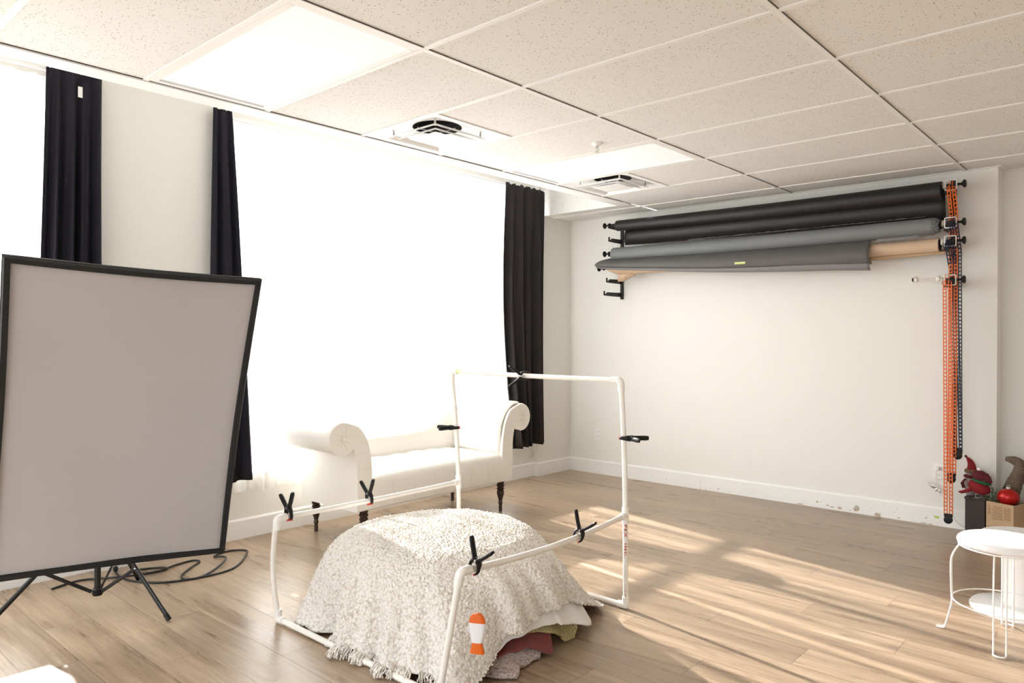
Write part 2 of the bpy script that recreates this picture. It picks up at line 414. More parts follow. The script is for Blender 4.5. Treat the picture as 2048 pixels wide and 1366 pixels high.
class G:
    """collects shapes for one mesh"""
    def __init__(s):
        s.v = []; s.f = []; s.m = []; s.mi = 0; s.uv = None
    def add(s, vs, fs):
        o = len(s.v)
        s.v += [tuple(p) for p in vs]
        s.f += [tuple(i + o for i in f) for f in fs]
        s.m += [s.mi] * len(fs)
        return s
    def box(s, lo, hi, M=None):
        x0, y0, z0 = lo; x1, y1, z1 = hi
        vs = [Vector(p) for p in ((x0,y0,z0),(x1,y0,z0),(x1,y1,z0),(x0,y1,z0),(x0,y0,z1),(x1,y0,z1),(x1,y1,z1),(x0,y1,z1))]
        if M is not None: vs = [M @ p for p in vs]
        return s.add(vs, [(0,3,2,1),(4,5,6,7),(0,1,5,4),(1,2,6,5),(2,3,7,6),(3,0,4,7)])
    def quad(s, a, b, c, d):
        return s.add([a, b, c, d], [(0, 1, 2, 3)])
    def tube(s, pts, r, n=12, closed=False, caps=True, squash=None, up=None):
        """round (or squashed) sweep along points; r may be a list. squash=(a,b) scales the two section axes"""
        pts = [Vector(p) for p in pts]; m = len(pts)
        rs = r if isinstance(r, (list, tuple, np.ndarray)) else [r] * m
        T = []
        for i in range(m):
            if closed: t = pts[(i + 1) % m] - pts[i - 1]
            else: t = pts[min(i + 1, m - 1)] - pts[max(i - 1, 0)]
            if t.length < 1e-9: t = Vector((0, 0, 1))
            T.append(t.normalized())
        ref = Vector(up) if up is not None else (Vector((0, 0, 1)) if abs(T[0].z) < 0.9 else Vector((1, 0, 0)))
        nrm = (ref - T[0] * ref.dot(T[0])).normalized()
        vs = []
        for i in range(m):
            if up is not None:
                nn = ref - T[i] * ref.dot(T[i])
                if nn.length > 1e-4: nrm = nn.normalized()
            else:
                nrm = (nrm - T[i] * nrm.dot(T[i])).normalized()
            bn = T[i].cross(nrm)
            a, b = (1, 1) if squash is None else squash
            for k in range(n):
                an = 2 * PI * k / n
                vs.append(pts[i] + nrm * (math.cos(an) * rs[i] * a) + bn * (math.sin(an) * rs[i] * b))
        fs = []
        for i in range(m if closed else m - 1):
            j = (i + 1) % m
            for k in range(n):
                l = (k + 1) % n
                fs.append((i*n+k, i*n+l, j*n+l, j*n+k))
        if caps and not closed:
            fs.append(tuple(range(n - 1, -1, -1))); fs.append(tuple((m - 1) * n + k for k in range(n)))
        return s.add(vs, fs)
    def lathe(s, prof, c=(0, 0, 0), n=24, M=None, caps=True):
        """profile [(r, h)] about +Z through c"""
        vs = []
        for (r, h) in prof:
            for k in range(n):
                a = 2 * PI * k / n
                p = Vector((r * math.cos(a), r * math.sin(a), h))
                if M is not None: p = M @ p
                vs.append(p + Vector(c))
        fs = []
        for i in range(len(prof) - 1):
            for k in range(n):
                l = (k + 1) % n
                fs.append((i*n+k, i*n+l, (i+1)*n+l, (i+1)*n+k))
        if caps:
            fs.append(tuple(range(n - 1, -1, -1))); fs.append(tuple((len(prof) - 1) * n + k for k in range(n)))
        return s.add(vs, fs)
    def grid(s, P, flip=False, closed_u=False):
        """P: array [nu][nv] of points"""
        P = np.asarray(P, float); nu, nv = P.shape[:2]
        vs = P.reshape(-1, 3)
        o = len(s.v)
        s.v += [tuple(p) for p in vs]
        for i in range(nu if closed_u else nu - 1):
            i2 = (i + 1) % nu
            for j in range(nv - 1):
                f = (o+i*nv+j, o+i2*nv+j, o+i2*nv+j+1, o+i*nv+j+1)
                s.f.append(f[::-1] if flip else f); s.m.append(s.mi)
        return s
    def sphere(s, c, r, n=16, m=10, sc=(1, 1, 1), M=None):
        prof = []
        for i in range(m + 1):
            a = -PI / 2 + PI * i / m
            prof.append((max(1e-5, math.cos(a)) * r, math.sin(a) * r))
        S = Matrix.Diagonal((*sc,)).to_4x4()
        MM = (M.to_4x4() @ S) if M is not None else S
        return s.lathe(prof, c, n, MM, caps=False)
    def extrude(s, poly, M, depth):
        """poly 2D (closed) extruded along local z 0..depth, placed by matrix M"""
        n = len(poly)
        vs = [M @ Vector((p[0], p[1], 0)) for p in poly] + [M @ Vector((p[0], p[1], depth)) for p in poly]
        fs = [tuple(range(n - 1, -1, -1)), tuple(range(n, 2 * n))]
        for i in range(n):
            j = (i + 1) % n
            fs.append((i, j, j + n, i + n))
        return s.add(vs, fs)

def worldorg(o):
    v = Vector((0, 0, 0))
    while o is not None:
        v += ORG.get(o.name, Vector(o.location)); o = o.parent
    return v

def obj(name, g, mat, parent=None, smooth=35, bevel=0, seg=2, solid=0, sub=0, local=False, uv=None):
    vs = np.array(g.v, float)
    me = bpy.data.meshes.new(name)
    mats = mat if isinstance(mat, (list, tuple)) else [mat]
    if parent is None and not local:
        base = Vector(((vs[:, 0].min() + vs[:, 0].max()) / 2, (vs[:, 1].min() + vs[:, 1].max()) / 2, vs[:, 2].min()))
        # surfaces textured in world space keep their origin at the world origin
        if mats[0].name in KEEP: base = Vector((0, 0, 0))
        off = base
    elif parent is not None and not local:
        off = worldorg(parent); base = Vector((0, 0, 0))
    else:
        off = Vector((0, 0, 0)); base = Vector((0, 0, 0))
    vs = vs - np.array(off)
    me.from_pydata([tuple(p) for p in vs], [], g.f)
    for mm in mats: me.materials.append(mm)
    if len(mats) > 1: me.polygons.foreach_set('material_index', g.m)
    if uv is not None:
        ul = me.uv_layers.new(name='UVMap')
        li = np.zeros(len(me.loops), dtype=np.int32); me.loops.foreach_get('vertex_index', li)
        ul.data.foreach_set('uv', np.asarray(uv, float)[li].ravel())
    me.validate(); me.update()
    if smooth:
        me.polygons.foreach_set('use_smooth', [True] * len(me.polygons))
        if smooth < 180:
            try: me.set_sharp_from_angle(angle=math.radians(smooth))
            except Exception: pass
    o = bpy.data.objects.new(name, me)
    COL.objects.link(o)
    ORG[o.name] = base
    if parent is not None: o.parent = parent
    o.location = base
    if solid:
        md = o.modifiers.new('thickness', 'SOLIDIFY'); md.thickness = abs(solid); md.offset = 0 if solid > 0 else -1
    if sub:
        md = o.modifiers.new('smooth', 'SUBSURF'); md.levels = sub; md.render_levels = sub
    if bevel:
        md = o.modifiers.new('bevel', 'BEVEL'); md.width = bevel; md.segments = seg; md.limit_method = 'ANGLE'
        md.angle_limit = math.radians(40)
    return o
KEEP = {'light_oak_planks', 'speckled_ceiling_tile', 'wall_paint'}

def dup(root, M, label=None):
    """copy a thing and each part and sub-part"""
    r = root.copy(); COL.objects.link(r); r.matrix_world = M
    ORG[r.name] = M.to_translation()
    if label: r['label'] = label
    for ch in list(root.children):
        c = ch.copy(); COL.objects.link(c); c.parent = r
        for gch in list(ch.children):
            d = gch.copy(); COL.objects.link(d); d.parent = c
    return r

def struct(name, g, mat, parent=None, **kw):
    o = obj(name, g, mat, parent, **kw)
    if parent is None: o['kind'] = 'structure'
    return o
# ================================================================ ROOM SHELL
XW = -2.25      # face of the piers and column on the window side
XG = -2.30      # window wall face (below and beside the windows)
YB = 0.298      # back wall face
XE = 1.414      # outside corner where the back wall ends
X1, Y0 = 5.2, -9.5
HP = 3.02       # ceiling of the pocket over the windows

struct('floor', G().box((-3.2, Y0, -0.12), (X1, 1.2, 0)), MAT['floor'], smooth=0)

# back wall, with the outside corner on its right, and the wall set back beyond it
struct('wall_back', G().box((-2.6, YB, 0), (XE, YB + 0.19, H + 0.02)), MAT['wall'], smooth=0)
struct('wall_recess', G().box((XE - 0.3, YB + 0.19, 0), (X1, YB + 0.34, H + 0.02)), MAT['wall'], smooth=0)
struct('wall_right', G().box((X1, Y0, 0), (X1 + 0.12, YB + 0.3, H)), MAT['wall'], smooth=0)

g = G()
RY = Y0 - 0.12
RX0, RX1, RZ0, RZ1 = -1.8, 3.4, 0.4, 2.35  # unseen opening behind the camera, added and sized for fill light
g.box((-2.6, RY, 0), (RX0, Y0, H)); g.box((RX1, RY, 0), (X1 + 0.12, Y0, H))
g.box((RX0, RY, 0), (RX1, Y0, RZ0)); g.box((RX0, RY, RZ1), (RX1, Y0, H))
struct('wall_rear', g, MAT['wall'], smooth=0)

# window wall: two openings between column and piers
WZ0, WZ1 = 0.42, 2.76
g = G()
g.box((-2.6, -0.215, 0), (XW, YB + 0.01, HP + 0.05))         # pier by the corner
g.box((-2.6, -4.115, 0), (XW, -3.44, HP + 0.05))             # column between the windows
g.box((-2.6, -3.44, 0), (XG, -0.215, WZ0))                   # below main window
g.box((-2.6, -3.44, WZ1), (XG, -0.215, HP + 0.05))           # above main window
g.box((-2.6, -7.4, 0), (XG, -4.115, WZ0))
g.box((-2.6, -7.4, WZ1), (XG, -4.115, HP + 0.05))
g.box((-2.6, Y0, 0), (XW, -7.4, HP + 0.05))
struct('wall_left', g, MAT['wall'], smooth=0)

def window(name, y0, y1, ny):
    g = G()
    xa, xb = -2.50, -2.42
    t = 0.06
    g.box((xa, y0, WZ0), (xb, y0 + t, WZ1)); g.box((xa, y1 - t, WZ0), (xb, y1, WZ1))
    g.box((xa, y0 + t, WZ0), (xb, y1 - t, WZ0 + t)); g.box((xa, y0 + t, WZ1 - t), (xb, y1 - t, WZ1))
    for i in range(1, ny):
        yc = y0 + (y1 - y0) * i / ny
        g.box((xa + 0.01, yc - 0.025, WZ0 + t), (xb - 0.005, yc + 0.025, WZ1 - t))
    g.box((xa + 0.012, y0 + t, 0.95), (xb - 0.007, y1 - t, 1.0))
    w = struct(name, g, MAT['trim'], smooth=0, bevel=0.003)
    obj('pane', G().quad((-2.46, y0 + 0.02, WZ0 + 0.02), (-2.46, y1 - 0.02, WZ0 + 0.02), (-2.46, y1 - 0.02, WZ1 - 0.02), (-2.46, y0 + 0.02, WZ1 - 0.02)), MAT['glass'], w, smooth=0)
    obj('window_sill', G().box((-2.42, y0, WZ0 - 0.001), (XG + 0.015, y1, WZ0 + 0.02)), MAT['trim'], w, smooth=0, bevel=0.003)
    return w
window('window_1', -3.44, -0.215, 3)
window('window_2', -7.4, -4.115, 3)

# baseboards
BH = 0.132
def board(name, a, b, nx, ny_):
    """baseboard from a to b on the floor, (nx, ny_) points into the room; stepped top edge"""
    a = Vector((*a, 0)); b = Vector((*b, 0)); n = Vector((nx, ny_, 0)); t = 0.014
    prof = [(0, 0), (t, 0), (t, BH - 0.012), (t * 0.7, BH - 0.003), (t * 0.35, BH), (0, BH)]
    g = G(); m = len(prof)
    vs = [p + n * q[0] + Vector((0, 0, q[1])) for p in (a, b) for q in prof]
    fs = [tuple(range(m)), tuple(range(2 * m - 1, m - 1, -1))] + [(i, i + m, (i + 1) % m + m, (i + 1) % m) for i in range(m)]
    g.add(vs, fs)
    return struct(name, g, MAT['trim'], smooth=0)
bb = board('baseboard_back', (XW, YB), (XE + 0.014, YB), 0, -1)
board('baseboard_corner', (XE, YB - 0.014), (XE, YB + 0.19), 1, 0)
board('baseboard_recess', (XE, YB + 0.19), (X1, YB + 0.19), 0, -1)
board('baseboard_pier', (XW, -0.215), (XW, YB), 1, 0)
board('baseboard_return', (XG, -0.215), (XW + 0.014, -0.215), 0, -1)
board('baseboard_window', (XG, -3.44), (XG, -0.215), 1, 0)
board('baseboard_column', (XW, -4.115), (XW, -3.44), 1, 0)
board('baseboard_left', (XG, -7.4), (XG, -4.115), 1, 0)

# worn paint on the back baseboard
def blob(g, x, z, rx, rz, y, seed, n=15):
    rr = random.Random(seed)
    ks = [0.65 + 0.5 * rr.random() for _ in range(n)]
    vs = [(x, y - 0.0012, z)] + [(x + math.cos(2*PI*i/n) * rx * ks[i], y - 0.0012, z + math.sin(2*PI*i/n) * rz * ks[i]) for i in range(n)]
    g.add(vs, [(0, 1 + i, 1 + (i + 1) % n) for i in range(n)])
gch = G()
yb = YB - 0.014
for i, (x, z, rx, rz) in enumerate([(0.30, 0.030, 0.012, 0.006), (0.335, 0.022, 0.020, 0.005), (0.22, 0.045, 0.008, 0.010), (0.25, 0.050, 0.004, 0.004),
        (0.395, 0.022, 0.018, 0.012), (0.515, 0.036, 0.022, 0.024), (0.47, 0.018, 0.006, 0.004), (0.665, 0.014, 0.030, 0.018), (0.78, 0.052, 0.004, 0.004), (0.81, 0.016, 0.014, 0.004),
        (0.80, 0.085, 0.004, 0.003), (0.975, 0.006, 0.02, 0.004), (0.99, 0.045, 0.008, 0.007), (1.0, 0.06, 0.003, 0.003), (1.02, 0.006, 0.016, 0.004),
        (0.09, 0.008, 0.030, 0.004), (-0.62, 0.03, 0.010, 0.006), (-0.74, 0.008, 0.006, 0.004), (-0.79, 0.012, 0.004, 0.009), (-0.52, 0.022, 0.006, 0.003),
        (-1.13, 0.05, 0.004, 0.006), (-1.28, 0.06, 0.004, 0.004), (-0.79, 0.06, 0.0015, 0.04), (0.62, 0.058, 0.003, 0.004), (-0.3, 0.04, 0.003, 0.003)]):
    blob(gch, x, z, rx, rz, yb, i)
o = obj('paint_chip', gch, MAT['chip'], bb, smooth=0)
tag(o, 'flaked patches of missing paint low on the white baseboard', kind='stuff')
gs = G(); blob(gs, 0, 0, 0.019, 0.010, 0, 77); blob(gs, -0.016, 0.006, 0.008, 0.004, 0, 78)
gs.v = [(p[0] + 1.06, p[1] + yb - 0.001, p[2] + 0.062) for p in gs.v]
tag(obj('green_sticker', gs, MAT['leaf_green'], None, smooth=0, solid=0.0006), 'small torn bright green scrap stuck on baseboard beside hanging chains', 'sticker')

# ---------------- ceiling: tiles, grid, pocket over the windows
XL = -1.235
T = 0.6096
tz = H + 0.0062
rows_dark = {}
holes = {(-1, 5): 'diff', (-1, 1): 'diff2'}
g = G()
cols = [(XL, 0.0), (0.0, 1.2192), (1.2192, 2.4384), (2.4384, 3.6576), (3.6576, X1)]
rows = [(-(k + 1) * T, -k * T) for k in range(0, 15)] + [(0.0, YB)]
def tile(x0, x1, y0, y1):
    e = 0.0015
    g.box((x0 + e, y0 + e, tz), (x1 - e, y1 - e, tz + 0.015))
for ci, (x0, x1) in enumerate(cols):
    for (ya, yb_) in rows:
        k = round(-ya / T) - 1 if ya < 0 else -1
        if ci == 0 and k in (1, 4):            # air diffuser takes the half by the window
            tile(-0.6096, x1, ya, yb_); continue
        if ci == 0 and k in (2, 6, 10): continue    # light panels
        if ci == 2 and k in (10,): continue
        if ci == 3 and k in (6, 2, 10): continue
        tile(x0, x1, ya, yb_)
tile(XE + 0.0, 2.4384, YB, YB + 0.19); tile(2.4384, X1, YB, YB + 0.19)
# tiles over the pier end, at the same height
tile(XW, XL - 0.02, -0.183, 0.0); tile(XW, XL - 0.02, 0.0, YB)
# pocket end (speckled vertical face), pocket roof
g.box((-2.6, -0.183, H), (XL - 0.12, -0.165, HP))
g.box((-2.6, Y0, HP), (XL - 0.10, -0.165, HP + 0.02))
ceiling = struct('ceiling', g, MAT['ceiling'], smooth=0)

gt = G()
w = 0.012
for x in (0.0, 1.2192, 2.4384, 3.6576):
    gt.box((x - w, Y0, H), (x + w, YB - 0.022, H + 0.006))
for k in range(0, 15):
    gt.box((XL, -k * T - w, H + 0.0006), (X1, -k * T + w, H + 0.0066))
gt.box((-0.6096 - w, -2 * T, H + 0.0004), (-0.6096 + w, -T, H + 0.006))
gt.box((-0.6096 - w, -5 * T, H + 0.0004), (-0.6096 + w, -4 * T, H + 0.006))
# wall angle along the back wall and around the corner
gt.box((XW, YB - 0.022, H), (XE + 0.022, YB - 0.0002, H + 0.006))
gt.box((XE + 0.0002, YB - 0.0002, H), (XE + 0.022, YB + 0.168, H + 0.006))
gt.box((XE + 0.0002, YB + 0.168, H), (X1, YB + 0.1898, H + 0.006))
gt.box((XW, -0.163, H), (XW + 0.02, YB - 0.022, H + 0.006))
gt.box((XW, -w, H + 0.0006), (XL, w, H + 0.0066))
gt.box((XW, -0.187, H - 0.001), (XL, -0.163, H + 0.006))
struct('trim_1', gt, MAT['tee'], smooth=0)
gd = G()  # dark strips drawn as the shadow gaps beside tees and ceiling edge
for x in (0.0, 1.2192, 2.4384):
    gd.box((x + w + 0.0002, Y0, H + 0.003), (x + w + 0.0022, YB - 0.02, H + 0.0061))
gd.box((XL + 0.0005, Y0, H + 0.003), (XL + 0.0035, -0.3, H + 0.0061))
struct('grid_shadow_gap', gd, MAT['dark_duct_and_gap'], smooth=0)
# boxed edge of the pocket: flat underside seen from the room, low fascia on the window side
gp = G()
gp.box((XL - 0.125, Y0, H - 0.004), (XL, -0.163, H + 0.02))
gp.box((XL - 0.125, Y0, H), (XL - 0.10, -0.163, HP))
struct('trim_3', gp, MAT['trim'], smooth=0, bevel=0.002)
# roof slab above the tiles keeps the plenum dark
struct('ceiling_slab', G().box((XL - 0.1, Y0, HP + 0.02), (X1, 1.0, HP + 0.1)), MAT['wall'], smooth=0)

# ---------------- light panels
def light_panel(x0, x1, ya, yb_, label, grp='recessed light panels'):
    t = thing('light_panel', label, 'ceiling light', ((x0 + x1) / 2, (ya + yb_) / 2, H), grp)
    f = 0.03
    g = G()
    a, b, c, d = x0 + 0.013, x1 - 0.013, ya + 0.013, yb_ - 0.013
    z0, z1 = H + 0.001, H + 0.016
    g.box((a, c, z0), (a + f, d, z1)); g.box((b - f, c, z0), (b, d, z1)); g.box((a + f, c, z0), (b - f, c + f, z1)); g.box((a + f, d - f, z0), (b - f, d, z1))
    g.box((a, c, z1 + 0.02), (b, d, z1 + 0.05))
    obj('frame', g, MAT['tee'], t, smooth=0, bevel=0.002)
    obj('diffuser', G().box((a + f, c + f, z0 + 0.009), (b - f, d - f, z1 + 0.01)), MAT['panel'], t, smooth=0)
light_panel(XL, 0, -7 * T, -6 * T, 'large white rectangular light panel in ceiling above the bare column')
light_panel(XL, 0, -3 * T, -2 * T, 'white ceiling light panel beside the sprinkler head, near back wall')

# ---------------- square air diffusers
def diffuser(x0, x1, ya, yb_, label):
    cx, cyy = (x0 + x1) / 2, (ya + yb_) / 2
    t = thing('air_diffuser', label, 'air vent', (cx, cyy, H), 'square ceiling air diffusers')
    R = (x1 - x0) / 2 - 0.014
    g = G()
    # outer pan: sloping square ring with a round duct hole
    n = 48
    ring0 = []; ring1 = []; ring2 = []
    for i in range(n):
        a = 2 * PI * i / n
        c, s = math.cos(a), math.sin(a)
        k = 1 / max(abs(c), abs(s))
        ring0.append((cx + c * k * R, cyy + s * k * R, H + 0.001))
        k2 = k * 0.9
        ring1.append((cx + c * k2 * R * 0.97, cyy + s * k2 * R * 0.97, H + 0.012))
        ring2.append((cx + c * 0.145, cyy + s * 0.145, H + 0.055))
    ring3 = [(p[0], p[1], H + 0.22) for p in ring2]
    g.add(ring0 + ring1 + ring2, [(i, (i+1) % n, n + (i+1) % n, n + i) for i in range(n)] + [(n + i, n + (i+1) % n, 2*n + (i+1) % n, 2*n + i) for i in range(n)])
    obj('pan', g, MAT['white_metal'], t, smooth=30)
    g = G()
    g.add(ring2 + ring3, [(i, (i+1) % n, n + (i+1) % n, n + i) for i in range(n)])
    g.add(ring3, [tuple(range(n))])
    obj('duct', g, MAT['dark_duct_and_gap'], t, smooth=30)
    def sq_ring(ro, ri, zo, zi, th=0.002):
        g = G()
        P = []
        for (r, z) in ((ro, zo), (ri, zi), (ri, zi + th), (ro, zo + th)):
            P.append([(cx - r, cyy - r, z), (cx + r, cyy - r, z), (cx + r, cyy + r, z), (cx - r, cyy + r, z)])
        vs = [p for q in P for p in q]
        fs = []
        for a_ in range(4):
            b_ = (a_ + 1) % 4
            for i in range(4):
                j = (i + 1) % 4
                fs.append((a_*4+i, a_*4+j, b_*4+j, b_*4+i))
        return g.add(vs, fs)
    obj('cone', sq_ring(0.205, 0.178, H - 0.014, H + 0.006), MAT['white_metal'], t, smooth=0)
    obj('cone', sq_ring(0.160, 0.140, H - 0.020, H - 0.004), MAT['white_metal'], t, smooth=0)
    g = G()
    r0, r1 = 0.118, 0.03
    g.add([(cx-r0, cyy-r0, H-0.016), (cx+r0, cyy-r0, H-0.016), (cx+r0, cyy+r0, H-0.016), (cx-r0, cyy+r0, H-0.016),
           (cx-r1, cyy-r1, H+0.012), (cx+r1, cyy-r1, H+0.012), (cx+r1, cyy+r1, H+0.012), (cx-r1, cyy+r1, H+0.012)],
          [(3,2,1,0),(0,1,5,4),(1,2,6,5),(2,3,7,6),(3,0,4,7),(4,5,6,7)])
    obj('center_plate', g, MAT['white_metal'], t, smooth=0)
    for (sx, sy) in ((1, 1), (-1, 1), (1, -1), (-1, -1)):
        g = G().box((cx + sx*0.18 - 0.004, cyy + sy*0.18 - 0.004, H - 0.006), (cx + sx*0.18 + 0.004, cyy + sy*0.18 + 0.004, H + 0.06))
        obj('hanger_post', g, MAT['chrome'], t, smooth=0)
    g = G()
    g.box((cx - 0.15, cyy - 0.004, H + 0.02), (cx + 0.15, cyy + 0.004, H + 0.026))
    g.box((cx - 0.004, cyy - 0.15, H + 0.0205), (cx + 0.004, cyy + 0.15, H + 0.0265))
    obj('crossbar', g, MAT['chrome'], t, smooth=0)
diffuser(XL, -0.6096, -5 * T, -4 * T, 'square white ceiling diffuser with round dark duct open above the sheer curtain')
diffuser(XL, -0.6096, -2 * T, -T, 'square white ceiling diffuser near the back wall, beyond the sprinkler')

t = thing('sprinkler_head', 'small chrome sprinkler head hanging from white ceiling tile', 'sprinkler', (-0.312, -1.99, H))
obj('escutcheon', G().lathe([(0.033, 0.006), (0.032, 0.0), (0.022, -0.006), (0.012, -0.008)], (-0.312, -1.99, H), 24), MAT['white_metal'], t)
g = G().lathe([(0.010, 0.0), (0.010, -0.02), (0.006, -0.022)], (-0.312, -1.99, H), 12)
for s_ in (-1, 1):
    g.tube([(-0.312 + s_*0.008, -1.99, H-0.018), (-0.312 + s_*0.013, -1.99, H-0.03), (-0.312 + s_*0.004, -1.99, H-0.044)], 0.002, 6)
g.lathe([(0.003, -0.02), (0.003, -0.044), (0.015, -0.045), (0.015, -0.047)], (-0.312, -1.99, H), 12)
obj('spray_nozzle', g, MAT['chrome'], t)

# ---------------- outlets
def outlet(x, z, label):
    t = thing('wall_outlet', label, 'outlet', (x, YB, z))
    obj('cover_plate', G().box((x - 0.036, YB - 0.006, z - 0.058), (x + 0.036, YB, z + 0.058)), MAT['outlet'], t, smooth=0, bevel=0.003)
    for dz in (-0.024, 0.024):
        g = G(); g.lathe([(0.0165, 0), (0.0165, 0.0025)], (x, YB - 0.006, z + dz), 20, Matrix.Rotation(PI/2, 4, 'X'))
        s_ = obj('socket', g, MAT['outlet'], t, smooth=30)
        g = G(); g.box((x - 0.008, YB - 0.0095, z + dz - 0.004), (x - 0.006, YB - 0.0084, z + dz + 0.006)); g.box((x + 0.006, YB - 0.0095, z + dz - 0.004), (x + 0.008, YB - 0.0084, z + dz + 0.005))
        obj('slot', g, MAT['dark_duct_and_gap'], s_, smooth=0)
    return t
outlet(-1.90, 0.39, 'white duplex wall outlet low on back wall behind the PVC frame')
outlet(1.066, 0.39, 'white wall outlet with a plug in it, beside the orange chain')
# ================================================================ CURTAINS
def cloth(P0, P1, Q0, Q1, folds, amp, nu, nv, seed, out=(1, 0, 0), pinch=0.25, hem=0.006, drift=0.0, sharp=1.0, wob=1.0):
    """hanging cloth: top edge P0->P1, bottom edge Q0->Q1; out = direction of the folds"""
    rr = random.Random(seed)
    P0, P1, Q0, Q1, out = map(Vector, (P0, P1, Q0, Q1, out))
    ph = [rr.uniform(0, 2 * PI) for _ in range(6)]
    arr = np.zeros((nu, nv, 3)); uv = np.zeros((nu, nv, 2))
    for i in range(nu):
        u = i / (nu - 1)
        for j in range(nv):
            v = j / (nv - 1)
            uu = u + drift * v * math.sin(PI * u) * (1 - u)
            a = P0.lerp(P1, uu); b = Q0.lerp(Q1, uu)
            p = a.lerp(b, v)
            w = 2 * PI * folds * u
            k = math.sin(w + ph[0] + 0.8 * wob * math.sin(2 * v + ph[1])) + 0.45 * math.sin(1.7 * w + ph[2] + 1.5 * wob * v) + 0.3 * math.sin(0.6 * w + ph[3] - 2 * wob * v)
            if sharp != 1: k = math.copysign(abs(k) ** sharp, k)
            am = amp * (pinch + (1 - pinch) * min(1, v * 4) ** 0.7) * (0.8 + 0.4 * v)
            p = p + out * (k * am)
            if j == nv - 1: p = p + Vector((0, 0, hem * math.sin(w * 0.5 + ph[4])))
            if j == 0: p = p + Vector((0, 0, 0.008 * math.sin(w * 1.3 + ph[5]) + 0.004 * math.sin(w * 3)))
            arr[i, j] = p; uv[i, j] = (u, v)
    return G().grid(arr), uv.reshape(-1, 2)

def rod(x, z, y0, y1, label):
    t = thing('curtain_rod', label, 'curtain rod', (x, (y0 + y1) / 2, z))
    obj('rod', G().tube([(x, y0, z), (x, y1, z)], 0.011, 14), MAT['white_metal'], t)
    for y in (y0 + 0.02, y1 - 0.02):
        g = G().tube([(XG, y, z), (x, y, z)], 0.006, 8); g.box((XG, y - 0.012, z - 0.035), (XG + 0.006, y + 0.012, z + 0.03))
        obj('bracket', g, MAT['white_metal'], t, smooth=30)
    return t
rod(-2.215, 2.755, -3.43, -0.225, 'long white curtain rod over the main window')
rod(-2.215, 2.775, -7.2, -4.13, 'white curtain rod over the window at left edge')

# sheer panels
def sheer(y0, y1, label, seed, top, hz, folds):
    g, uv = cloth((-2.255, y0, top), (-2.255, y1, top), (-2.26, y0 + 0.01, hz), (-2.26, y1 - 0.01, hz), folds, 0.017, 300, 26, seed, pinch=0.35, hem=0.012, wob=0.1)
    o = obj('sheer_curtain', g, MAT['sheer'], None, smooth=180, uv=uv)
    tag(o, label, 'sheer curtain', 'white sheer curtains over the windows')
    return o
sheer(-3.40, -1.84, 'left half of the white sheer curtains over the main window, behind the sofa roll arm', 3, 2.735, 0.315, 12)
sheer(-1.83, -0.235, 'right half of the white sheer curtains on the main window, beside the charcoal curtain', 4, 2.735, 0.315, 12)
sheer(-6.9, -4.20, 'white sheer curtain on the window at left edge of the photo', 5, 2.75, 0.33, 18)

def drape(name, label, P0, P1, Q0, Q1, folds, amp, mat, seed, group='dark blackout curtains', **kw):
    t = thing(name, label, 'curtain', ((Q0[0] + Q1[0]) / 2, (Q0[1] + Q1[1]) / 2, Q0[2]), group)
    g, uv = cloth(P0, P1, Q0, Q1, folds, amp, 130, 40, seed, **kw)
    obj('panel', g, MAT[mat], t, smooth=180, solid=0.003)
    return t
c1 = drape('blackout_curtain', 'black blackout curtain with a small white tag, left of the bare column',
      (-2.19, -4.40, 2.79), (-2.19, -4.125, 2.795), (-2.18, -4.47, 0.33), (-2.18, -4.125, 0.33), 4.2, 0.024, 'curtain_black', 12)
g = G().box((-2.142, -4.262, 2.642), (-2.140, -4.240, 2.70)); 
obj('care_tag', g, MAT['white_fabric_glossy'], c1, smooth=0)
drape('blackout_curtain', 'narrow black blackout curtain on the right of the bare column, behind the softbox',
      (-2.19, -3.482, 2.785), (-2.19, -3.36, 2.785), (-2.18, -3.53, 0.415), (-2.18, -3.225, 0.405), 2.2, 0.020, 'curtain_black', 21)
c3 = drape('blackout_curtain', 'charcoal blackout curtain at the far end of the main window, behind the sofa',
      (-2.17, -0.775, 2.745), (-2.17, -0.225, 2.745), (-2.16, -0.66, 0.325), (-2.16, -0.235, 0.335), 4.6, 0.034, 'curtain_grey', 33, drift=-0.1)
# the open edge of the charcoal curtain bellies toward the window in the middle
for v in c3.children[0].data.vertices:
    z = v.co.z + 0.325
    k = math.sin(PI * max(0, min(1, (z - 0.3) / 2.4)))
    yw_ = v.co.y - 0.4475
    v.co.y -= 0.10 * k * max(0, min(1, (-0.235 - (v.co.y - 0.4475)) / 0.5))

# ================================================================ BACKDROP PAPER SYSTEM ON THE BACK WALL
YR = 0.09      # roller centre line, in front of the wall
# ---- left hook rail
XLB = -1.622
t = thing('hook_bracket', 'black metal hook rail at left end of the paper rolls, two empty hooks at bottom', 'wall bracket', (XLB, YB, 1.71))
obj('rail', G().box((XLB - 0.014, YB - 0.022, 1.712), (XLB + 0.014, YB, 2.47)), MAT['black_metal'], t, smooth=0, bevel=0.002)
def hook(x, z, yo, parent, h=0.036):
    """flat arm with a notch near its tip, reaching from the wall to yo"""
    L_ = YB - 0.02 - yo
    poly = [(0, -h * .5), (L_ * .55, -h * .5), (L_ , -h * .42), (L_, h * .75), (L_ - .022, h * .75), (L_ - .022, h * .55), (L_ - .014, h * .42), (L_ - .022, h * .02), (L_ - .036, h * .05), (L_ - .055, h * .5), (0, h * .62)]
    M = Matrix(((0, 0, 1, x - 0.0035), (-1, 0, 0, YB - 0.02), (0, 1, 0, z), (0, 0, 0, 1)))
    return obj('hook', G().extrude(poly, M, 0.007), MAT['black_metal'], parent, smooth=0)
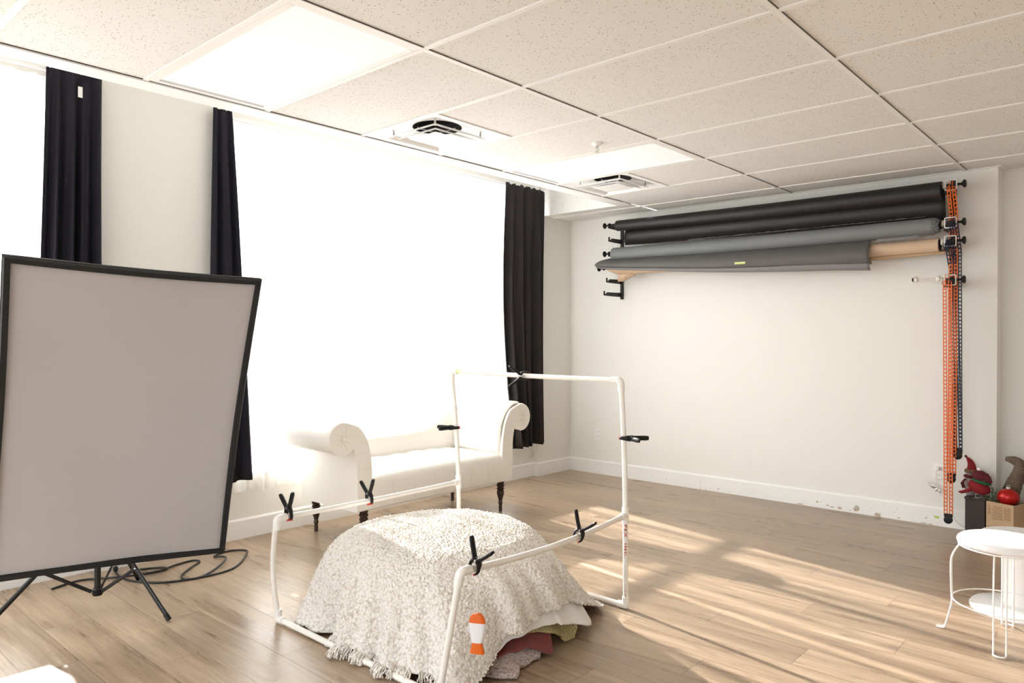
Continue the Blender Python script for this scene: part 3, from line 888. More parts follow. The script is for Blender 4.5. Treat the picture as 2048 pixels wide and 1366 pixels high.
for z, yo in ((2.385, 0.06), (2.262, 0.065), (2.122, 0.06), (1.998, -0.005), (1.876, 0.03), (1.752, -0.01)):
    hook(XLB - 0.006, z, yo, t)
# ---- right rail
XRB = 1.165
t2 = thing('hook_bracket', 'black metal rail at right end of the paper rolls, behind the chains', 'wall bracket', (XRB, YB, 1.72))
obj('rail', G().box((XRB - 0.03, YB - 0.022, 1.72), (XRB + 0.004, YB, 2.46)), MAT['black_metal'], t2, smooth=0, bevel=0.002)
for z in (2.385, 2.13, 2.005, 1.742):
    g = G().box((XRB - 0.034, YR - 0.02, z - 0.045), (XRB + 0.006, YB - 0.02, z - 0.005))
    obj('arm', g, MAT['black_metal'], t2, smooth=0, bevel=0.002)

def paper_roll(name, label, xa, xb, za, zb, ra, rb, mat, y=YR):
    t = thing(name, label, 'paper roll', ((xa + xb) / 2, y, (za + zb) / 2), 'seamless backdrop paper rolls')
    g = G(); n = 40; S = 14
    pts = []; rs = []
    for i in range(S + 1):
        u = i / S
        pts.append((xa + (xb - xa) * u, y, za + (zb - za) * u - 0.008 * math.sin(PI * u))); rs.append(ra + (rb - ra) * u)
    g.tube(pts, rs, n, up=(0, 0, 1))
    obj('roll', g, MAT[mat], t, smooth=40)
    return t
def core_end(t, x, y, z, r, mat='black_plastic'):
    g = G().tube([(x - 0.004, y, z), (x + 0.006, y, z)], r, 24)
    obj('core_plug', g, MAT[mat], t)

XR0 = 1.118
r1 = paper_roll('paper_roll', 'thick black paper roll, topmost of the rolls on the back wall', -1.545, XR0, 2.388, 2.362, 0.049, 0.066, 'paper_black')
core_end(r1, XR0, YR, 2.362, 0.045)
r2 = paper_roll('paper_roll', 'grey paper roll under the black one, torn at its right end', -1.585, 1.062, 2.122, 2.125, 0.063, 0.058, 'paper_grey')
r3 = paper_roll('paper_roll', 'tan brown paper roll showing at lower right under the grey paper', -1.50, 1.100, 1.99, 1.993, 0.040, 0.049, 'paper_tan', y=YR + 0.02)
core_end(r3, 1.102, YR + 0.02, 1.993, 0.036)

def sheet(name, parent, mat, top, bot, nx=60, nz=14, bulge=None, th=0.0012):
    """hanging sheet between two polylines given as functions of x-fraction"""
    arr = np.zeros((nx, nz, 3))
    for i in range(nx):
        u = i / (nx - 1)
        a, b = Vector(top(u)), Vector(bot(u))
        for j in range(nz):
            v = j / (nz - 1)
            p = a.lerp(b, v)
            if bulge: p = p + Vector(bulge(u, v))
            arr[i, j] = p
    return obj(name, G().grid(arr), MAT[mat], parent, smooth=180, solid=th)
# black tail behind the top roll, curled at its lower edge
def lerp(a, b, t): return a + (b - a) * t
sheet('loose_tail', r1, 'paper_black',
      lambda u: (lerp(-1.475, 1.125, u), YR + 0.055, 2.37),
      lambda u: (lerp(-1.50, 1.132, u), YR + 0.075, lerp(2.208, 2.168, u)),
      bulge=lambda u, v: (0.010 * math.sin(PI * v), -0.055 * math.sin(PI * v * 0.95), 0))
# ragged bottom fold of the black tail
r = random.Random(5)
jag = [r.uniform(-0.008, 0.008) for _ in range(80)]
sheet('torn_edge', r2, 'paper_curl',
      lambda u: (lerp(-0.80, 1.02, u), YR - 0.028, lerp(2.183, 2.186, u) + 0.004),
      lambda u: (lerp(-0.80, 1.02, u), YR - 0.01, lerp(2.186, 2.186, u) + 0.009 + 0.5 * jag[int(u * 79)]), nx=80, nz=3)
# crumpled right end of the grey roll
g = G()
rr = random.Random(8)
arr = []
for i in range(13):
    u = i / 12; row = []
    for k in range(25):
        a = 2 * PI * k / 24
        rad = 0.059 * (1 + 0.02 * u) - 0.030 * u ** 3 + rr.uniform(-0.009, 0.009) * u
        row.append((1.035 + 0.075 * u + rr.uniform(-0.012, 0.012) * u, YR + math.cos(a) * rad, 2.125 + math.sin(a) * rad))
    row[-1] = row[0]; arr.append(row)
g.grid(np.array(arr))
obj('crumpled_end', g, MAT['paper_grey'], r2, smooth=20, solid=0.001)
core_end(r2, 1.115, YR, 2.13, 0.03)
# grey sheet hanging from the grey roll: narrow at left, long at right
def gz(u): return lerp(2.008, 1.868, u ** 0.6) + 0.004 * math.sin(9 * u)
sheet('hanging_sheet', r2, 'paper_grey_back',
      lambda u: (lerp(-1.62, 0.665, u), YR + 0.05, 2.10),
      lambda u: (lerp(-1.72, 0.672, u), lerp(YR - 0.10, YR - 0.035, u), gz(u) + 0.012),
      bulge=lambda u, v: (0, -0.075 * math.sin(PI * v * 0.9), 0), nx=80)
g = G(); arr = []
for i in range(81):
    u = i / 80; row = []
    R_ = lerp(0.010, 0.034, min(1, u * 1.3) ** 1.2)
    nn = 16
    for k in range(nn + 1):
        a = -PI * 0.55 + 1.45 * PI * k / nn
        row.append((lerp(-1.72, 0.672, u), lerp(YR - 0.105, YR - 0.045, u) - R_ * math.cos(a) * 0.8 + 0.01, gz(u) + 0.004 + R_ * math.sin(a) + (jag[i % 80] * 0.4 if k == nn else 0)))
    arr.append(row)
g.grid(np.array(arr))
obj('curled_edge', g, MAT['paper_curl'], r2, smooth=180, solid=0.0015)
for (xa, xb, zz, yy) in ((-0.335, -0.245, 1.948, YR - 0.118), (-1.56, -1.52, 2.009, YR - 0.115)):
    g = G().box((xa, yy - 0.002, zz - 0.008), (xb, yy - 0.0008, zz + 0.010))
    obj('tape', g, MAT['tape'], r2, smooth=0)
# flap over the tan roll
sheet('loose_flap', r2, 'paper_curl',
      lambda u: (lerp(0.72, 1.0, u), YR - 0.052, lerp(2.062, 2.066, u)),
      lambda u: (lerp(0.715, 1.005, u), YR - 0.065, lerp(2.038, 2.045, u)), nx=10, nz=4)
# tan sheet: strip under the tan roll and the torn piece at left
sheet('hanging_sheet', r3, 'paper_tan_back',
      lambda u: (lerp(0.60, 1.14, u), YR + 0.065, 1.965),
      lambda u: (lerp(0.60, 1.155, u), YR + 0.03, lerp(1.912, 1.932, u)), bulge=lambda u, v: (0, -0.02 * math.sin(PI * v), 0), nx=20)
sheet('hanging_sheet', r3, 'paper_tan',
      lambda u: (lerp(-1.66, -0.30, u), YR - 0.06, lerp(1.995, 1.925, u)),
      lambda u: (lerp(-1.54, -0.30, u), YR - 0.02, lerp(1.935, 1.915, min(1, u * 1.2))), bulge=lambda u, v: (0, -0.02 * math.sin(PI * v), 0), nx=50)
def torn(u): return 1.868 + 0.052 * max(0, u - 0.35) ** 0.8 / 0.65 ** 0.8 + (0.004 * math.sin(40 * u) if u > 0.4 else 0)
sheet('torn_piece', r3, 'paper_tan',
      lambda u: (lerp(-1.525, -1.36, u), YR + 0.03, 1.975),
      lambda u: (lerp(-1.555, -1.36, u), YR + 0.03, torn(u)), bulge=lambda u, v: (0.012 * math.sin(PI * v), -0.05 * math.sin(PI * v), 0), nx=30)

# ---- expander cores: knob left, chain drive box and knob right
def knob_prof(): return [(0.006, 0), (0.009, 0.004), (0.008, 0.02), (0.010, 0.026), (0.022, 0.034), (0.027, 0.040), (0.027, 0.047), (0.020, 0.052)]
MX = Matrix.Rotation(PI / 2, 4, 'Y')
def drive(z, label, yk=YR, shaft0=XR0):
    x = 1.176
    t = thing('chain_drive', label, 'roller drive', (x, yk, z), 'clear chain drive boxes at the right of the rolls')
    # clear housing outlined by its white rim
    h = 0.034
    pts = [(x - h, -h), (x + h, -h), (x + h, h), (x - h, h)]
    pts = []
    for (cx_, cz_, a0) in ((1, 1, 0), (-1, 1, 90), (-1, -1, 180), (1, -1, 270)):
        for q in range(5):
            a = math.radians(a0 + q * 22.5)
            pts.append((x + cx_ * (h - 0.007) + 0.007 * math.cos(a), yk - 0.03, z + cz_ * (h - 0.007) + 0.007 * math.sin(a)))
    obj('housing_rim', G().tube(pts, 0.0035, 8, closed=True), MAT['white_metal'], t)
    obj('housing', G().box((x - h + 0.006, yk - 0.024, z - h + 0.006), (x + h - 0.012, yk + 0.022, z + h * 0.35)), MAT['black_plastic'], t, smooth=0, bevel=0.003)
    obj('sprocket', G().tube([(x + 0.004, yk - 0.031, z), (x + 0.022, yk - 0.031, z)], 0.020, 12), MAT['black_plastic'], t)
    g = G().lathe([(0.022, -0.012), (0.024, -0.006), (0.018, -0.003), (0.024, 0.0), (0.020, 0.006)], (x - h - 0.014, yk, z), 20, MX)
    obj('collar', g, MAT['clear'], t)
    g = G().lathe(knob_prof(), (x + h + 0.002, yk - 0.01, z + 0.002), 20, MX)
    obj('knob', g, MAT['black_plastic'], t)
    return t
drive(2.392, 'topmost chain drive with orange chain, beside the thick black roll')
drive(2.135, 'chain drive with navy chain at the torn end of the grey roll')
drive(2.009, 'chain drive with blue chain beside the tan roll')
td = drive(1.743, 'lowest chain drive, next to the bare expander core')
# bare expander core, no paper on it
g = G(); z = 1.757
t = thing('expander_core', 'bare clear expander core without paper, sticking out left of the lowest chain drive', 'roller core', (1.03, YR, z))
for k in range(3):
    a = 2 * PI * k / 3 + 0.5
    obj('rib', G().tube([(0.955, YR + 0.008 * math.cos(a), z + 0.010 * math.sin(a)), (1.115, YR + 0.008 * math.cos(a), z + 0.010 * math.sin(a))], 0.0035, 8), MAT['clear'], t)
obj('end_cone', G().lathe([(0.008, 0), (0.021, 0.006), (0.021, 0.022), (0.010, 0.032)], (0.945, YR, z), 16, MX), MAT['clear'], t)
obj('end_cone', G().lathe([(0.010, 0), (0.021, 0.010), (0.021, 0.024), (0.010, 0.03)], (1.085, YR, z), 16, MX), MAT['clear'], t)
obj('end_cap', G().lathe([(0.008, 0), (0.014, 0.004), (0.014, 0.012)], (0.935, YR, z), 10, MX), MAT['black_plastic'], t)
# left knobs
def left_plug(x, z, label, y=0.06):
    t = thing('roller_knob', label, 'roller knob', (x, y, z), 'black knobs at the left of the rolls')
    M_l = Matrix.Rotation(-PI / 2, 4, 'Y')
    obj('knob', G().lathe(knob_prof(), (x, y, z), 20, M_l), MAT['black_plastic'], t)
    obj('shaft', G().lathe([(0.014, 0), (0.020, 0.006), (0.020, 0.018), (0.012, 0.022), (0.012, 0.075)], (x + 0.0, y, z), 16, MX), MAT['black_plastic'], t)
left_plug(-1.625, 2.395, 'black knob at left end of the top black roll')
left_plug(-1.625, 2.130, 'black knob at left end of the grey roll')
left_plug(-1.66, 1.993, 'black knob under the left tip of the grey sheet', y=0.02)

# ---- chains
def chain(x, y, ztop, zbot, mat, label, xb=None, gap=0.031, wdisc=0.026, yt=0.042):
    xb = x if xb is None else xb
    t = thing('pull_chain', label, 'chain', (xb, y, zbot), 'looped plastic pull chains')
    pitch, lw, lr = 0.026, 0.0088, 0.0035
    for s_ in (-1, 1):
        g = G()
        n = int((ztop - zbot) / pitch)
        for i in range(n + 1):
            zz = ztop - i * pitch
            u = i / max(1, n)
            xc = lerp(x, xb, u) + s_ * gap / 2 * (1.0 if u < 0.85 else 1.0)
            yo_ = 0.002 * (i % 2) + (0.003 if s_ > 0 else 0)
            def yz(z_): return lerp(yt, y, min(1, max(0, (ztop - z_) / 0.16))) + yo_
            # rectangular link
            a, b = lw, pitch * 0.5 + 0.0012
            pts = [(xc - a, zz - b + .003), (xc - a + .003, zz - b), (xc + a - .003, zz - b), (xc + a, zz - b + .003), (xc + a, zz + b - .003), (xc + a - .003, zz + b), (xc - a + .003, zz + b), (xc - a, zz + b - .003)]
            pts = [(p_[0], yz(p_[1]), p_[1]) for p_ in pts]
            g.tube(pts, lr, 6, closed=True)
        obj('strand', g, MAT[mat], t, smooth=60)
    # links passing over the sprocket
    g = G()
    for i in range(3):
        zz = ztop + 0.006 + i * 0.020; yc = yt - 0.006
        a, b = 0.010, 0.0115
        pts = [(x - a, yc, zz - b), (x + a, yc, zz - b), (x + a, yc, zz + b), (x - a, yc, zz + b)]
        g.tube(pts, 0.003, 6, closed=True)
    obj('top_links', g, MAT[mat], t, smooth=60)
    # round weight at the bottom of the loop
    MYR = Matrix.Rotation(PI / 2, 4, 'X')
    wgt = obj('weight', G().lathe([(wdisc * .6, -0.012), (wdisc, -0.009), (wdisc, 0.009), (wdisc * .6, 0.012)], (xb, y, zbot - 0.028), 28, MYR), MAT['black_plastic'], t)
    obj('yoke', G().box((xb - gap / 2 - 0.010, y - 0.008, zbot - 0.012), (xb + gap / 2 + 0.010, y + 0.008, zbot + 0.014)), MAT['black_plastic'], wgt, smooth=0, bevel=0.004)
chain(1.182, 0.130, 2.36, 0.40, 'orange_plastic', 'orange pull chain hanging from the topmost drive, its weight behind the front orange chain', xb=1.178)
chain(1.200, 0.142, 2.105, 0.565, 'navy_plastic', 'navy pull chain ending in a round weight right of the orange chains', xb=1.213)
chain(1.172, 0.156, 1.98, 0.575, 'navy_plastic', 'dark blue pull chain of the drive beside the tan roll, behind the navy chain', xb=1.211)
chain(1.162, 0.042, 1.72, 0.135, 'orange_plastic', 'front orange pull chain, longest one, its weight nearly on the floor', xb=1.177)

# plug, cord and leaf trinket at the outlet
t = thing('extension_cord', 'thin grey cord plugged in the wall outlet, running down behind the chains to the boxes', 'cord', (1.08, 0.27, 0.414))
obj('plug', G().box((1.066 - 0.013, YB - 0.045, 0.402), (1.066 + 0.010, YB - 0.0062, 0.426)), MAT['outlet'], t, smooth=0, bevel=0.004)
pts = [(1.060, 0.25, 0.405), (1.060, 0.25, 0.36), (1.07, 0.25, 0.31), (1.10, 0.25, 0.27), (1.14, 0.245, 0.22), (1.155, 0.24, 0.15), (1.17, 0.24, 0.09), (1.20, 0.24, 0.05), (1.245, 0.268, 0.022), (1.33, 0.274, 0.006)]
def smooth_path(pts, k=6):
    P = [Vector(p) for p in pts]; out = []
    for i in range(len(P) - 1):
        p0, p1, p2, p3 = P[max(0, i-1)], P[i], P[i+1], P[min(len(P)-1, i+2)]
        for j in range(k):
            t_ = j / k
            out.append(0.5 * ((2*p1) + (-p0+p2)*t_ + (2*p0-5*p1+4*p2-p3)*t_*t_ + (-p0+3*p1-3*p2+p3)*t_**3))
    out.append(P[-1]); return out
obj('cord', G().tube(smooth_path(pts), 0.0022, 8), MAT['clear'], t)
g = G()
for k, (ax, az) in enumerate(((-0.075, 0.03), (-0.055, -0.005), (-0.02, -0.035), (0.02, -0.05), (-0.065, 0.012))):
    c = Vector((1.075, 0.245 - 0.003 * k, 0.285)); d = Vector((ax, 0, az)); nrm = Vector((-d.z, 0, d.x)).normalized() * 0.012
    g.add([c, c + d * .5 + nrm, c + d, c + d * .5 - nrm, c + d * .5 + Vector((0, -0.004, 0))], [(0, 1, 4), (1, 2, 4), (2, 3, 4), (3, 0, 4)])
tag(obj('leaf_trinket', g, MAT['foil'], None, smooth=0, solid=0.0008), 'silvery metal leaf trinket hanging on the cord below the wall outlet', 'ornament')

# ================================================================ SOFTBOX ON STAND
TL = Vector((-0.975, -4.883, 1.643)); TR = Vector((-0.800, -3.926, 1.602)); BRc = Vector((-1.178, -3.915, 0.276)); BLc = Vector((-1.352, -4.872, 0.318))
wv = (TR - TL).normalized(); hv0 = (TL - BLc).normalized(); nv = wv.cross(hv0).normalized(); hv = nv.cross(wv).normalized()
SCN = (TL + TR + BRc + BLc) / 4; SW, SH = (TR - TL).length / 2, (TL - BLc).length / 2
if nv.x < 0: nv = -nv
PB = Vector((-1.612, -4.342, 0.10))       # foot of the stand column
sb = thing('softbox_light', 'large rectangular softbox with pale grey diffusion front on a black light stand', 'studio light', (PB.x, PB.y, 0))
def sp(a, b, c): return SCN + wv * a + hv * b + nv * c
def outline(kw, kh, c, bow, n=16):
    """rectangle outline whose sides bow inwards"""
    out = []
    for (x0, y0_, x1, y1_) in ((-1, -1, 1, -1), (1, -1, 1, 1), (1, 1, -1, 1), (-1, 1, -1, -1)):
        for i in range(n):
            u = i / n
            x, y = lerp(x0, x1, u), lerp(y0_, y1_, u)
            k = math.sin(PI * u) * bow
            if x0 == x1: x -= x0 * k
            else: y -= y0_ * k * 0.5
            out.append(sp(x * kw, y * kh, c))
    return out
NO = 64
o0 = outline(SW, SH, 0.0, 0.022); o1 = outline(SW - 0.006, SH - 0.006, 0.012, 0.022); o2 = outline(SW - 0.026, SH - 0.026, 0.010, 0.026); o3 = outline(SW - 0.028, SH - 0.028, -0.012, 0.026)
o4 = outline(0.14, 0.14, -0.36, 0.0); o5 = outline(SW, SH, -0.03, 0.022)
def rings(*R):
    g = G(); n = len(R[0]); g.v = [tuple(p) for r_ in R for p in r_]
    for a in range(len(R) - 1):
        for i in range(n):
            j = (i + 1) % n
            g.f.append((a*n+i, a*n+j, (a+1)*n+j, (a+1)*n+i)); g.m.append(0)
    return g
obj('shell', rings(o4, o5, o0), MAT['black_fabric'], sb, smooth=50, solid=0.003)
obj('rim', rings(o0, o1, o2, o3), MAT['black_fabric'], sb, smooth=50)
nu = nvv = 34
arr = np.zeros((nu, nvv, 3))
for i in range(nu):
    for j in range(nvv):
        u, v = i / (nu - 1) * 2 - 1, j / (nvv - 1) * 2 - 1
        a = u * (SW - 0.014) * (1 - 0.026 * (1 - v * v)); b = v * (SH - 0.011) * (1 - 0.013 * (1 - u * u))
        arr[i, j] = sp(a, b, -0.004 - 0.010 * (1 - u * u) * (1 - v * v) * 1.0 + 0.002 * math.sin(5 * u + 3 * v))
obj('diffuser', G().grid(arr), MAT['diffuser'], sb, smooth=180)
hd = SCN - nv * 0.36
hc = hd - nv * 0.14
obj('speed_ring', G().tube([hd + nv * 0.01, hd - nv * 0.03], 0.085, 28), MAT['black_metal'], sb)
obj('lamp_head', G().tube([hd - nv * 0.03, hd - nv * 0.06, hd - nv * 0.22, hd - nv * 0.25], [0.06, 0.07, 0.07, 0.055], 20), MAT['black_plastic'], sb)
stt = Vector((PB.x, PB.y, 0.0))
head = hd - nv * 0.12
obj('tilt_bracket', G().tube([head, Vector((PB.x, PB.y, head.z - 0.10))], 0.016, 12), MAT['black_metal'], sb)
obj('pole', G().tube([(PB.x, PB.y, 0.085), (PB.x, PB.y, 0.62), (PB.x, PB.y, 0.621), (PB.x, PB.y, head.z - 0.09)], [0.0145, 0.0145, 0.011, 0.011], 14), MAT['black_metal'], sb)
obj('collar', G().lathe([(0.020, 0.0), (0.024, 0.006), (0.024, 0.030), (0.018, 0.036)], (PB.x, PB.y, 0.075), 18), MAT['black_plastic'], sb)
top_z = 0.47
for k, foot in enumerate((Vector((-1.210, -4.168, 0.009)), Vector((-1.745, -4.765, 0.009)), Vector((-1.93, -4.03, 0.009)))):
    d = Vector((foot.x - PB.x, foot.y - PB.y, 0)); dn = d.normalized()
    top = Vector((PB.x, PB.y, top_z)) + dn * 0.02
    lg = obj('leg', G().tube([top, foot], 0.010, 10, squash=(1.15, 0.8)), MAT['black_metal'], sb)
    mid = top.lerp(foot, 0.52)
    hub = Vector((PB.x, PB.y, 0.095)) + dn * 0.025
    obj('brace', G().tube([hub, mid], 0.007, 8, squash=(1.3, 0.6)), MAT['black_metal'], lg)
    obj('foot_cap', G().tube([foot.lerp(top, 0.05), foot], 0.0125, 12), MAT['black_plastic'], lg)
    obj('rivet', G().sphere(mid, 0.009, 10, 6), MAT['chrome'], lg)
obj('clamp_collar', G().lathe([(0.020, 0), (0.024, 0.01), (0.024, 0.04), (0.019, 0.05)], (PB.x, PB.y, top_z - 0.02), 18), MAT['black_plastic'], sb)

# power cable on the floor behind the stand
r_ = 0.0058
cp = [(-2.14, -4.07), (-2.05, -4.08), (-1.93, -4.065), (-1.80, -3.99), (-1.73, -3.88), (-1.70, -3.72), (-1.72, -3.60), (-1.80, -3.50), (-1.90, -3.42), (-2.0, -3.36), (-2.07, -3.44), (-2.03, -3.55),
      (-1.93, -3.53), (-1.83, -3.60), (-1.76, -3.70), (-1.71, -3.80), (-1.74, -3.86), (-1.82, -3.84), (-1.92, -3.74), (-1.99, -3.66), (-2.04, -3.68), (-2.03, -3.78), (-1.96, -3.90), (-1.98, -4.0), (-2.06, -4.0), (-2.08, -3.92), (-2.03, -3.85), (-1.99, -3.86), (-1.99, -3.95), (-2.05, -4.10), (-2.14, -4.25), (-2.1, -4.4)]
pts = smooth_path([(x, y, r_ + 0.0003 + (0.010 if i in (12, 13, 22, 23, 24) else 0)) for i, (x, y) in enumerate(cp)], 8)
t = thing('power_cable', 'black power cable looped on the floor beside the softbox stand', 'cable', (-1.9, -3.8, 0))
obj('cable', G().tube(pts, r_, 8), MAT['cable'], t)
obj('plug', G().tube([(-2.145, -4.068, 0.013), (-2.165, -4.062, 0.016), (-2.185, -4.055, 0.016)], [0.008, 0.013, 0.015], 12), MAT['black_plastic'], t)

# ================================================================ CHAISE SOFA
SX0, SX1 = -2.13, -1.50          # back and front
YC = -2.155                      # middle
sofa = thing('tufted_settee', 'cream tufted scroll-arm settee on dark turned legs under the window', 'sofa', ((SX0 + SX1) / 2, YC, 0))
def arm_profile():
    """(s outward from the inner face, z) closed outline of a scroll arm"""
    cs, cz, R = 0.222, 0.712, 0.104
    P = [(0.0, 0.235), (-0.004, 0.36), (-0.004, 0.48), (0.006, 0.58)]
    # inner flare up and over onto the roll
    P += [(0.024, 0.66), (0.054, 0.725), (0.10, 0.778)]
    for a in range(115, -150, -15):
        P.append((cs + R * math.cos(math.radians(a)), cz + R * math.sin(math.radians(a))))
    P += [(0.128, 0.60), (0.116, 0.53), (0.113, 0.42), (0.113, 0.235)]
    Q = [P[0]] + [(q.y, q.z) for q in smooth_path([(0, p[0], p[1]) for p in P[1:-1]], 3)] + [P[-1]]
    return Q
AP = arm_profile()
def arm(side, zs=1.0):
    """side=-1 near arm (towards the camera), +1 far arm"""
    y_in = YC + side * 0.617
    n = len(AP)
    def pt(q, x, k=1.0):
        cs, cz = 0.10, 0.55
        return (x, y_in + side * (cs + (q[0] - cs) * k), 0.235 + (cz + (q[1] - cz) * k - 0.235) * zs)
    xs = [(SX1 - 0.012, 0.0), (SX1, 0.965)]
    rings_ = []
    secs = [(SX1 + 0.002, 0.90), (SX1 + 0.0, 0.955), (SX1 - 0.012, 0.99), (SX1 - 0.03, 1.0), (SX1 - 0.15, 1.0), (SX1 - 0.30, 1.0), (SX1 - 0.45, 1.0), (SX0 + 0.02, 1.0), (SX0, 0.96)]
    V = []
    for (x, k) in secs:
        u = (SX1 - x) / (SX1 - SX0)
        row = []
        for q in AP:
            sx, sz = q
            # waist of the roll behind its bulging front
            dx, dz = sx - 0.222, sz - 0.712
            if sx > 0.12 and sz > 0.58:
                w_ = 1 - 0.07 * max(0.0, math.sin(PI * min(1, u * 1.05))) ** 1.2
                dx *= w_; dz *= w_
                q2 = (0.222 + dx, 0.712 + dz)
            else: q2 = q
            row.append(pt(q2, x, 1 - (1 - k) * 0.35))
        V.append(row)
    g = G(); g.v = [tuple(p) for r__ in V for p in r__]
    for a in range(len(V) - 1):
        for i in range(n):
            j = (i + 1) % n
            f = (a*n+i, (a+1)*n+i, (a+1)*n+j, a*n+j)
            g.f.append(f); g.m.append(0)
    g.f.append(tuple(range(n - 1, -1, -1))); g.m.append(0)
    g.f.append(tuple((len(V) - 1) * n + i for i in range(n))); g.m.append(0)
    a_ = obj('scroll_arm', g, MAT['leather'], sofa, smooth=50)
    # button and radial pleats on the roll's front, seams down the front panel
    bc = Vector((SX1 + 0.002, y_in + side * 0.218, 0.235 + (0.71 - 0.235) * zs))
    obj('button', G().lathe([(0.006, -0.004), (0.0145, 0.0), (0.0145, 0.004), (0.010, 0.008), (0.002, 0.009)], bc, 18, MX), MAT['leather'], a_)
    g = G()
    for k in range(9):
        an = math.radians(20 + k * 36)
        r0, r1 = 0.018, 0.062 + 0.012 * (k % 2)
        c0 = bc + Vector((0.0008, math.cos(an) * r0, math.sin(an) * r0)); c1 = bc + Vector((-0.0005, math.cos(an + .35) * r1, math.sin(an + .35) * r1))
        g.tube([c0, (c0 + c1) / 2 + Vector((0.0012, 0, 0)), c1], [0.0018, 0.0014, 0.0006], 6)
    obj('pleats', g, MAT['seam'], a_)
    for zz in (0.50, 0.60, 0.67):
        g = G()
        zw = 0.235 + (zz - 0.235) * zs
        ya = y_in + side * (0.004 if zz < 0.6 else 0.03); yb2 = y_in + side * 0.108
        g.tube([(SX1 + 0.0022, ya, zw), (SX1 + 0.003, (ya + yb2) / 2, zw + 0.006), (SX1 + 0.0015, yb2, zw + 0.004)], 0.0011, 6)
        obj('seam', g, MAT['seam'], a_)
    return a_
MAT['seam'] = plain('upholstery_seam', (0.74, 0.70, 0.64), 0.6)
arm(-1, 1.0); arm(1, 1.015)
# seat block with tufted top
def tuft(x, y, rows_, depth, sig):
    d = 0
    for (tx, ty) in rows_:
        r2 = (x - tx) ** 2 + (y - ty) ** 2
        d += depth * math.exp(-r2 / (2 * sig * sig))
    return d
ty = [YC + (i - 3) * 0.175 for i in range(7)]
TU = [(x_, y_ + (0.0875 if k % 2 else 0)) for k, x_ in enumerate((-1.64, -1.76, -1.88, -2.0)) for y_ in ty]
nx_, ny_ = 60, 110
ys = np.linspace(YC - 0.635, YC + 0.635, ny_)
rows2 = []
prof = [(SX1 - 0.03, 0.232), (SX1 - 0.006, 0.236), (SX1 - 0.001, 0.25), (SX1 + 0.002, 0.33), (SX1 + 0.0, 0.40), (SX1 - 0.006, 0.425), (SX1 - 0.02, 0.441), (SX1 - 0.045, 0.448)]
for x in np.linspace(SX1 - 0.075, -2.06, nx_ - len(prof)): prof.append((x, 0.450))
arr = np.zeros((len(prof), ny_, 3))
for i, (x, z) in enumerate(prof):
    for j, y in enumerate(ys):
        zz = z
        if i >= 6:
            dome = 0.022 * (1 - ((y - YC) / 0.63) ** 4) * min(1, (SX1 - x) / 0.1)
            zz = z + dome - tuft(x, y, TU, 0.020, 0.017)
            # gathers between the buttons
            zz -= 0.004 * abs(math.sin((x + y) * PI / 0.175)) ** 6 * min(1, (SX1 - x) / 0.15)
        arr[i, j] = (x, y, zz)
seat = obj('seat', G().grid(arr), MAT['leather'], sofa, smooth=180)
obj('seat_base', G().box((SX0 + 0.01, YC - 0.63, 0.233), (SX1 - 0.03, YC + 0.63, 0.40)), MAT['leather'], sofa, smooth=0)
for i in range(6):
    y = YC - 0.45 + i * 0.18
    g = G().tube([(SX1 + 0.0022, y, 0.40), (SX1 + 0.003, y + 0.012, 0.33), (SX1 + 0.001, y + 0.02, 0.245)], 0.0010, 6)
    obj('seam', g, MAT['seam'], seat)
for (tx, ty_) in TU:
    if abs(ty_ - YC) < 0.58:
        pass
g = G()
for (tx, ty_) in TU:
    if abs(ty_ - YC) < 0.56: g.sphere((tx, ty_, 0.452), 0.009, 8, 5, (1, 1, 0.5))
tag(obj('tuft_buttons', g, MAT['leather'], seat), kind='stuff')
# back rail with its S-curved top, higher at the far arm
def back_top(y):
    u = (y - (YC - 0.7)) / 1.40
    s_ = 1 / (1 + math.exp(-(y - (-1.62)) / 0.085))
    s2 = 1 / (1 + math.exp((y - (-2.78)) / 0.06))
    return 0.612 + 0.215 * s_ + 0.06 * s2
nyb = 70
arr = np.zeros((15, nyb, 3))
for j in range(nyb):
    y = YC - 0.70 + 1.42 * j / (nyb - 1)
    zt = back_top(y)
    pr_ = [(-2.035, 0.42), (-2.03, 0.50), (-2.035, zt - 0.10), (-2.04, zt - 0.05), (-2.047, zt - 0.02), (-2.065, zt - 0.004), (-2.085, zt), (-2.105, zt - 0.004), (-2.122, zt - 0.018), (-2.13, zt - 0.05), (-2.135, zt - 0.1), (-2.135, 0.45), (-2.13, 0.24), (-2.05, 0.236), (-2.035, 0.42)]
    for i, (x, z) in enumerate(pr_):
        dx = 0
        if i in (2, 3) and y > -1.75: dx = 0.0
        arr[i, j] = (x + dx, y, z)
obj('back_rail', G().grid(arr), MAT['leather'], sofa, smooth=60)
